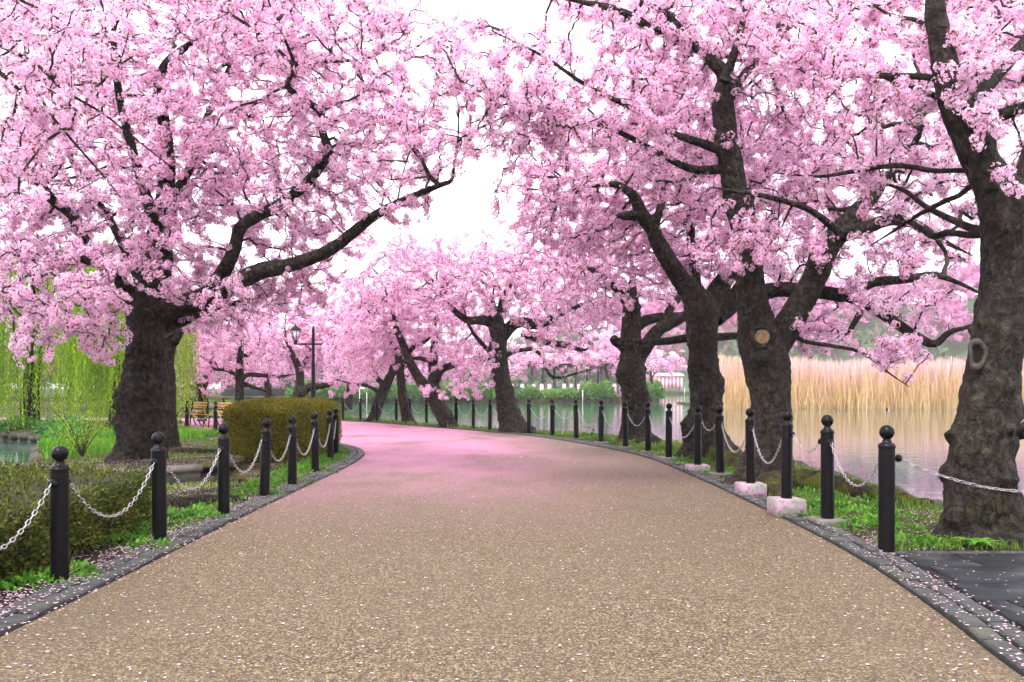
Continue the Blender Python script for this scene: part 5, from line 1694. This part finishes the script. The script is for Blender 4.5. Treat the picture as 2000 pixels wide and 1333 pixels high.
e = empty('street_lamp', (W(612, 0, 36.6)[0], 36.6, 0), 'black lamp post with a lantern on a side arm, beyond the clipped hedge', 'street lamp')
mb = MB(); mb.lathe([(.13, 0), (.13, .5), (.11, .55), (.11, 1.25), (.085, 1.3), (.08, 2.4), (.065, 2.45), (.06, 3.75), (.07, 3.8), (.03, 3.95), (.01, 4.05)], n=12); mb.build('post', M['iron'], e)
mb = MB(); mb.tube([(-.78, 0, 3.22), (.42, 0, 3.22)], .035, 8); mb.tube([(-.35, 0, 3.2), (-.05, 0, 2.95)], .02, 6); mb.build('arm', M['iron'], e)
mb = MB(); mb.lathe([(.07, 3.22), (.10, 3.34), (.06, 3.38)], (-.75, 0, 0), 8); mb.lathe([(.24, 3.80), (.20, 3.86), (.10, 3.96), (.03, 4.02), (.02, 4.10)], (-.75, 0, 0), 8)
for k in range(6):
    a = k * math.pi / 3
    mb.tube([(-.75 + .09 * math.cos(a), .09 * math.sin(a), 3.38), (-.75 + .21 * math.cos(a), .21 * math.sin(a), 3.80)], .014, 4)
lan = mb.build('lantern', M['iron'], e)
mb = MB(); mb.lathe([(.075, 3.385), (.19, 3.795)], (-.75, 0, 0), 6); mb.build('lantern_glass', M['white'], lan)

e = empty('iron_stand', (3.86, 6.45, 0.02), 'dark iron stand with scrolled top and rounded foot at the right frame edge', 'stand')
mb = MB()
sc = catmull([(-.09, -.02, 1.00), (-.105, -.02, 1.06), (-.07, -.02, 1.10), (-.02, -.02, 1.085), (.03, -.02, 1.0), (.10, -.02, .86), (.20, 0, .6), (.22, 0, .3), (.14, 0, .1), (.10, 0, .03)], .03)
mb.tube(sc, np.interp(np.arange(len(sc)), [0, 4, len(sc) - 1], [.022, .03, .034]), 10); mb.build('scroll_bar', M['iron'], e, smooth=True)
mb = MB(); V0 = rough_stone('tmp', M['iron'], (.26, .12, .07), 5, 2)
bpy.data.meshes.remove(V0)
mb.lathe([(.095, 0), (.10, .012), (.085, .03), (.05, .05), (.036, .07)], (.06, 0, .004), 14); mb.build('foot', M['iron'], e, smooth=True)

o = plant('curled yellow leaf lying on the right kerb setts', 2.84, 5.86, 1, .05, .02, M['reed_gold'], .6, None, 'leaf'); o.location.z = .042

# stakes, notice card, ducks
def stake(px, d, ytop, ybot, label):
    t, b = W(px, ytop, d), W(px, ybot, d)
    mb = MB(); mb.tube([(0, 0, 0), (0.01, 0, t[2] - b[2])], .0004 * d, 6)
    mb.tube([(0, 0, t[2] - b[2] - .02 * d / 30), (0, 0, t[2] - b[2] + .004)], .0006 * d, 6)
    o = mb.build('stake', M['white']); o.location = b
    tag(o, label, 'stake', 'pale stakes standing in the water')
stake(1138, 90, 762, 794, 'thin white stake standing in the water before the far bank')
stake(716, 38.4, 767, 826, 'thin pale stake in the water left of the farthest leaning trunk')
stake(702, 38.6, 758, 826, 'taller faint stake at the twenty-third right bollard')
stake(1337, 180, 758, 772, 'short white stake far off between the lumpy and the stout trunks')
p = W(721, 815, 35.6)
e = empty('notice_card', p, 'small white notice card hung by the farthest leaning trunk', 'notice')
mb = MB(); mb.box((0, 0, 0), (.17, .01, .19)); mb.build('card', M['white'], e)
for k, (w, z) in enumerate([(.09, .045), (.11, .0), (.08, -.045)]):
    mb = MB(); mb.box((0, -.008, z), (w, .004, .016)); mb.build('print_line', M['far_stone'], e)
def duck(x, y, rz, label):
    e = empty('duck', (x, y, WZ), label, 'duck', 'ducks on the pond')
    e.rotation_euler = (0, 0, rz)
    bm = bmesh.new()
    bmesh.ops.create_uvsphere(bm, u_segments=16, v_segments=10, radius=1)
    for v in bm.verts:
        t = v.co.x
        k = 1 - .35 * max(0, -t) - .15 * max(0, t)
        v.co = (v.co.x * .19, v.co.y * .095 * k, v.co.z * .085 * k + .03 + (.03 * t * t if t < 0 else .015 * t))
    # neck and head drawn out of the breast
    top = [f for f in bm.faces if f.calc_center_median().x > .10 and f.normal.z > .3]
    g = bmesh.ops.extrude_face_region(bm, geom=top)
    vs_ = [v for v in g['geom'] if isinstance(v, bmesh.types.BMVert)]
    c = sum((v.co for v in vs_), Vector()) / len(vs_)
    for v in vs_: v.co = c + (v.co - c) * .55 + Vector((.015, 0, .06))
    g = bmesh.ops.extrude_face_region(bm, geom=[f for f in bm.faces if all(v in vs_ for v in f.verts)])
    v2 = [v for v in g['geom'] if isinstance(v, bmesh.types.BMVert)]
    c = sum((v.co for v in v2), Vector()) / len(v2)
    for v in v2: v.co = c + (v.co - c) * 1.25 + Vector((.03, 0, .06))
    me = bpy.data.meshes.new('body'); bm.to_mesh(me); bm.free()
    me.materials.append(M['iron'])
    o = link(bpy.data.objects.new('body', me), e)
    md = o.modifiers.new('smooth', 'SUBSURF'); md.levels = md.render_levels = 1
    for sy in (-1, 1):
        mb = MB(); mb.box((-.01, sy * .088, .045), (.16, .02, .055)); f = mb.build('white_flank', M['white'], e)
        bv = f.modifiers.new('b', 'BEVEL'); bv.width = .02; bv.segments = 3
    mb = MB(); mb.box((.235, 0, .185), (.05, .03, .015)); mb.build('bill', M['concrete'], e)
d = G(1157, 848, WZ)
duck(d[0], d[1], R(70), 'black and white duck swimming by the right bank')
d = G(1724, 800, WZ)
duck(d[0], d[1] - 1, R(190), 'tiny dark duck at the edge of the reed bed')

# ------------------------------------------------------------------ far bank: pavilion, stone fence, stall, shrubs
D0 = 113.0
e = empty('pavilion', (W(1105, 0, D0)[0], D0, .25), 'low open pavilion with dark posts and a pink-grey roof on the far bank', 'pavilion')
cx = W(1105, 0, D0)[0]
x0, x1 = W(1030, 0, D0)[0] - cx, W(1180, 0, D0)[0] - cx
ztop = CAMH + (757 - 716) / F * D0 - .25
zr = CAMH + (757 - 690) / F * D0 - .25
M['slate'] = m_flat('dark_teal_timber', (0.045, 0.075, 0.08), .7, .2, 1)
M['pinkroof'] = m_flat('pinkish_roof', (0.60, 0.34, 0.42), .8, .12, 1)
for i in range(7):
    for yy in (-2, 2):
        mb = MB(); mb.box((x0 + .6 + i * (x1 - x0 - 1.2) / 6, yy, ztop / 2), (.22, .22, ztop)); mb.build('post', M['slate'], e)
for yy in (-2.2, 2.2):
    mb = MB(); mb.box(((x0 + x1) / 2, yy, ztop + .1), (x1 - x0 + .6, .3, .36)); mb.build('beam', M['slate'], e)
mb = MB()
mb.add([(x0 - .8, -3.2, ztop + .3), (x1 + .8, -3.2, ztop + .3), (x1 + .8, 3.2, ztop + .3), (x0 - .8, 3.2, ztop + .3), (x0 + 1, 0, zr), (x1 - 1, 0, zr)], [(0, 1, 5, 4), (2, 3, 4, 5), (1, 2, 5), (3, 0, 4), (0, 3, 2, 1)])
mb.build('roof', M['pinkroof'], e)
mb = MB(); mb.box(((x0 + x1) / 2, 1.2, .75), (x1 - x0 - 2, 1.0, .1)); mb.build('counter', M['wood'], e)

e = empty('stone_fence', (W(1100, 0, 108.5)[0], 108.5, .25), 'row of pale pink stone posts with rails along the far bank', 'fence')
cx = W(1100, 0, 108.5)[0]
for px in (1042, 1058, 1073, 1102, 1116, 1131, 1145, 1158, 1172, 1186, 1200, 1214, 930, 950, 975, 1000, 1020):
    mb = MB(); xx = W(px, 0, 108.5)[0] - cx
    mb.box((xx, 0, .75), (.46, .4, 1.5)); mb.box((xx, 0, 1.54), (.36, .3, .1)); mb.build('stone_post', M['far_stone'], e)
for z in (.75, 1.2):
    mb = MB(); mb.tube([(W(925, 0, 108.5)[0] - cx, 0, z), (W(1216, 0, 108.5)[0] - cx, 0, z)], .05, 5); mb.build('rail', M['slate'], e)

def bushy(name, label, cx, cy, z0, rx, ry, h, n, L, mat, group, cat='shrub', bias=0.0):
    e = empty(name, (cx, cy, z0), label, cat, group)
    v = in_ball(n, 3)
    v[:, 2] = np.abs(v[:, 2])
    k = 1 + .25 * np.array([noise.noise(Vector(q * 2.3) + Vector((cx, cy, 0))) for q in v])
    C = v * k[:, None] * np.array([rx, ry, h])
    V, l, s_, n = leaf_cards(C, v + np.array([0, 0, .3]), L, L * .55, .6)
    r = np.clip(.25 + bias + .5 * v[:, 2] + rng.normal(0, .2, n), 0, 1)
    leaf_object('foliage', V, l, s_, np.repeat(r, 4), mat, e, None, 'stuff')
    mb = MB(); mb.tube([(0, 0, -.2), (0, 0, h * .6)], [.02 * h + .02, .01], 5); mb.build('stem', M['twig'], e)
GS = 'shrubs along the far bank'
names = ['below the left end of the stone fence', 'under the first pale fence posts', 'below the pavilion, left half', 'below the middle of the pavilion', 'below the right half of the pavilion', 'nearest the white stake', 'left of the lumpy trunk', 'just right of the lumpy trunk', 'farthest right before open water']
for (px, w, h, b), nm in zip([(935, 26, 1.4, .0), (985, 24, 1.2, .2), (1035, 20, 1.2, .1), (1075, 22, .9, .35), (1110, 18, 1.0, .25), (1150, 20, 1.7, .2), (1180, 20, 1.9, .0), (1262, 16, 1.8, .1), (1284, 10, 1.9, .1)], names):
    bushy('shrub', f'green shrub on the far bank, {nm}', W(px, 0, 106.6)[0], 106.6, .1, w * 106 / F, .9, h, 700, .45, M['bush'], GS, bias=b)
for (px, w, h), nm in zip([(890, 30, 1.9), (820, 34, 2.0), (745, 34, 1.7), (670, 40, 2.2), (600, 40, 2.2)], ['right of the double-stemmed tree', 'between the slim and double trunks', 'between the farthest leaning trunk and the slim one', 'left of the farthest leaning trunk', 'behind the lamp post']):
    bushy('shrub', f'green waterside shrub across the pond, {nm}', W(px, 0, 106)[0], 106, .1, w * 106 / F, 1.2, h, 900, .5, M['bush'], GS, bias=.05)
for (x, y, w, h), nm in zip([(-14.4, 27.9, .9, .55), (-13.2, 26.0, .7, .5), (-16.6, 29.4, 1.0, .45), (-11.6, 22.6, .5, .4)], ['under the willow strands', 'right of the willow strands', 'at the left edge of the willow bank', 'nearest the huge cherry']):
    bushy('shrub', f'low green shrub on the left pond bank, {nm}', x, y, -.1, w, .6, h, 420, .16, M['bush'], 'shrubs on the left pond bank')

# festival stall with a striped curtain
e = empty('market_stall', (W(1302, 0, 205)[0], 205, .2), 'distant stall hung with a pink and white striped curtain', 'stall')
M['redcloth'] = NT('red_cloth').base((.70, .12, .22), .8)
w = 62 / F * 205
for i in range(17):
    mb = MB(); mb.box((-w / 2 + (i + .5) * w / 17, 0, 2.3 + .25 * math.sin(i * .7)), (w / 17, .06 + .03 * (i % 2), 2.9)); mb.build('curtain_stripe', M['redcloth'] if i % 2 else M['white'], e)
mb = MB(); mb.add([(-w/2 - .4, -.5, 3.9), (w/2 + .4, -.5, 3.9), (w/2 + .4, 3, 3.9), (-w/2 - .4, 3, 3.9), (-w/2, 1.3, 4.6), (w/2, 1.3, 4.6)], [(0, 1, 5, 4), (2, 3, 4, 5), (1, 2, 5), (3, 0, 4)]); mb.build('roof', M['white'], e)
# low building seen behind the benches
e = empty('low_building', (W(530, 0, 118)[0], 118, .2), 'low building with tan eaves glimpsed through the trees left of the lamp', 'building')
M['tan'] = m_flat('tan_boards', (.46, .27, .14), .8, .15, .6)
M['glassdark'] = NT('dark_panes').base((.05, .06, .065), .2)
mb = MB(); mb.box((0, 0, 1.6), (12, 5, 3.2)); mb.build('wall', M['slate'], e)
mb = MB(); mb.add([(-6.8, -3.3, 3.1), (6.8, -3.3, 3.1), (6.8, 3.3, 3.1), (-6.8, 3.3, 3.1), (-6, 0, 4.6), (6, 0, 4.6)], [(0, 1, 5, 4), (2, 3, 4, 5), (1, 2, 5), (3, 0, 4), (0, 3, 2, 1)]); mb.build('roof', M['tan'], e)
for i in range(6):
    mb = MB(); mb.box((-5 + 2 * i, -2.55, 1.7), (1.5, .08, 1.4)); w_ = mb.build('window', M['tan'], e)
    mb = MB(); mb.box((-5 + 2 * i, -2.62, 1.7), (1.25, .06, 1.15)); mb.build('pane', M['glassdark'], w_)

# ------------------------------------------------------------------ reeds
def reeds(name, n, x0, x1, y0, y1, h0, h1, w, mat, plume=False, lean=.14):
    x, y = rng.uniform(x0, x1, n), rng.uniform(y0, y1, n)
    edge = 1.2 * np.array([noise.noise(Vector((q * .22, 4.0, 0))) for q in x])
    y = y + edge
    h = (h0 + (h1 - h0) * rng.random(n) ** (1.0 if plume else 2.6)) * (1 + .16 * np.array([noise.noise(Vector((q * .15, 1.0, 0))) + .6 * noise.noise(Vector((q * .9, b_ * .4, 0))) for q, b_ in zip(x, y)]))
    a = rng.uniform(-.6, .6, n)
    lx, ly = rng.normal(0, lean, n) * h, rng.normal(0, lean * .5, n) * h
    ww = w * rng.uniform(.6, 1.4, n)
    cx_, cy_ = np.cos(a) * ww / 2, np.sin(a) * ww / 2
    V = np.zeros((n, 5, 3))
    z = WZ - .1
    V[:, 0] = np.stack([x - cx_, y - cy_, np.full(n, z)], 1)
    V[:, 1] = np.stack([x + cx_, y + cy_, np.full(n, z)], 1)
    k = 1.6 if plume else .8
    V[:, 2] = np.stack([x + lx * .6 + cx_ * k, y + ly * .6 + cy_ * k, z + h * .72], 1)
    V[:, 4] = np.stack([x + lx * .6 - cx_ * k, y + ly * .6 - cy_ * k, z + h * .72], 1)
    V[:, 3] = np.stack([x + lx, y + ly, z + h], 1)
    r = np.clip(rng.normal(.5, .25, n), 0, 1)
    o = leaf_object(name, V.reshape(-1, 3), np.arange(5 * n), np.full(n, 5), np.repeat(r, 5), mat)
    tag(o, kind='stuff')
reeds('golden_reeds', 17000, 17.5, 64, 71, 77, 1.0, 3.9, .055, M['reed_gold'], lean=.16)
reeds('pale_reeds', 22000, 17.5, 66, 73, 84, 2.4, 4.6, .075, M['reed_pink'], True, .06)
reeds('tall_reeds', 4000, 16.8, 25, 75, 80, 3.4, 4.6, .06, M['reed_gold'], True, .05)
sheet('reed_island', [(17.2, 73.5), (70, 73.5), (74, 95), (18, 95)], -.2, M['soil'], 1.0)

# ------------------------------------------------------------------ wooded hill and far wood
def hill(name, x0, x1, y0, y1, hfun, ncards, size, tint, seed):
    """a rise with a continuous tree canopy of leaf clumps"""
    nx, ny = 60, 16
    X, Y = np.meshgrid(np.linspace(x0, x1, nx), np.linspace(y0, y1, ny))
    Z = np.array([[hfun(a, b) for a, b in zip(r1, r2)] for r1, r2 in zip(X, Y)])
    V = np.stack([X.ravel(), Y.ravel(), Z.ravel() - size * 1.2], 1)
    Fq = [(j*nx+i, j*nx+i+1, (j+1)*nx+i+1, (j+1)*nx+i) for j in range(ny-1) for i in range(nx-1)]
    me = mesh_np(name, V, [q for f in Fq for q in f], [4] * len(Fq), {'rnd': np.full(len(V), .15)}, True)
    me.materials.append(M['hillwood'])
    tag(link(bpy.data.objects.new(name, me)), kind='structure')
    x, y = rng.uniform(x0, x1, ncards), rng.uniform(y0, y1, ncards)
    z = np.array([hfun(a, b) for a, b in zip(x, y)])
    # rounded crowns: snap every clump towards the nearest of many crown centres
    nc = 420
    cxy = np.stack([rng.uniform(x0, x1, nc), rng.uniform(y0, y1, nc)], 1)
    cr = rng.uniform(3.5, 7.0, nc)
    ct = np.array([tint(a, b) for a, b in cxy]) + rng.normal(0, .13, nc)
    j = rng.integers(0, nc, ncards)
    v = rng.normal(size=(ncards, 3)); v[:, 2] = np.abs(v[:, 2]); v[:, 1] = -np.abs(v[:, 1]) + .3 * v[:, 1]
    v /= np.linalg.norm(v, axis=1)[:, None]
    C = np.stack([cxy[j, 0], cxy[j, 1], np.array([hfun(a, b) for a, b in cxy])[j]], 1) + v * (cr[j] * rng.uniform(.75, 1.08, ncards))[:, None] * np.array([1, 1, .95])
    V, l, s_, n = leaf_cards(C, v, size, size * .7, .7)
    r = np.clip(ct[j] + rng.normal(0, .08, ncards), 0, 1)
    o = leaf_object(name + '_canopy', V, l, s_, np.repeat(r, 4), M['hillwood'], None, None, 'stuff')
def hf1(x, y):
    s = .55 / (1 + math.exp(-(x - 6) / 6.0)) + .45 / (1 + math.exp(-(x - 62) / 16.0))
    return (3 + 36 * s * (.88 + .12 * math.sin(x * .035 + 1)) * min(1, (y - 240) / 40.0)) if y > 240 else 3.0
def t1(x, y):
    return .38 + .5 * min(1, max(0, (hf1(x, y) - 8) / 14.0)) + .25 * noise.noise(Vector((x * .03, y * .03, 0)))
hill('wooded_hill', -40, 230, 238, 320, hf1, 26000, 2.6, t1, 1)
hill('far_wood', -170, 10, 150, 175, lambda x, y: 1.5 + 1.2 * math.sin(x * .2), 7000, 1.5, lambda x, y: .15 + .25 * noise.noise(Vector((x * .05, 0, 5.0))), 2)

# ------------------------------------------------------------------ haze
mb = MB()
mb.box((0, 1100, 34), (3040, 2840, 72.4))
hz = mb.build('haze', M['white'])
hm = bpy.data.materials.new('thin_haze')
hm.use_nodes = True
hm.node_tree.nodes.clear()
ho = hm.node_tree.nodes.new('ShaderNodeOutputMaterial')
hv = hm.node_tree.nodes.new('ShaderNodeVolumePrincipled')
hv.inputs['Color'].default_value = (1.0, 0.90, 0.96, 1)
hv.inputs['Density'].default_value = 0.00045
hm.node_tree.links.new(hv.outputs[0], ho.inputs['Volume'])
hz.data.materials.clear()
hz.data.materials.append(hm)
tag(hz, kind='stuff')
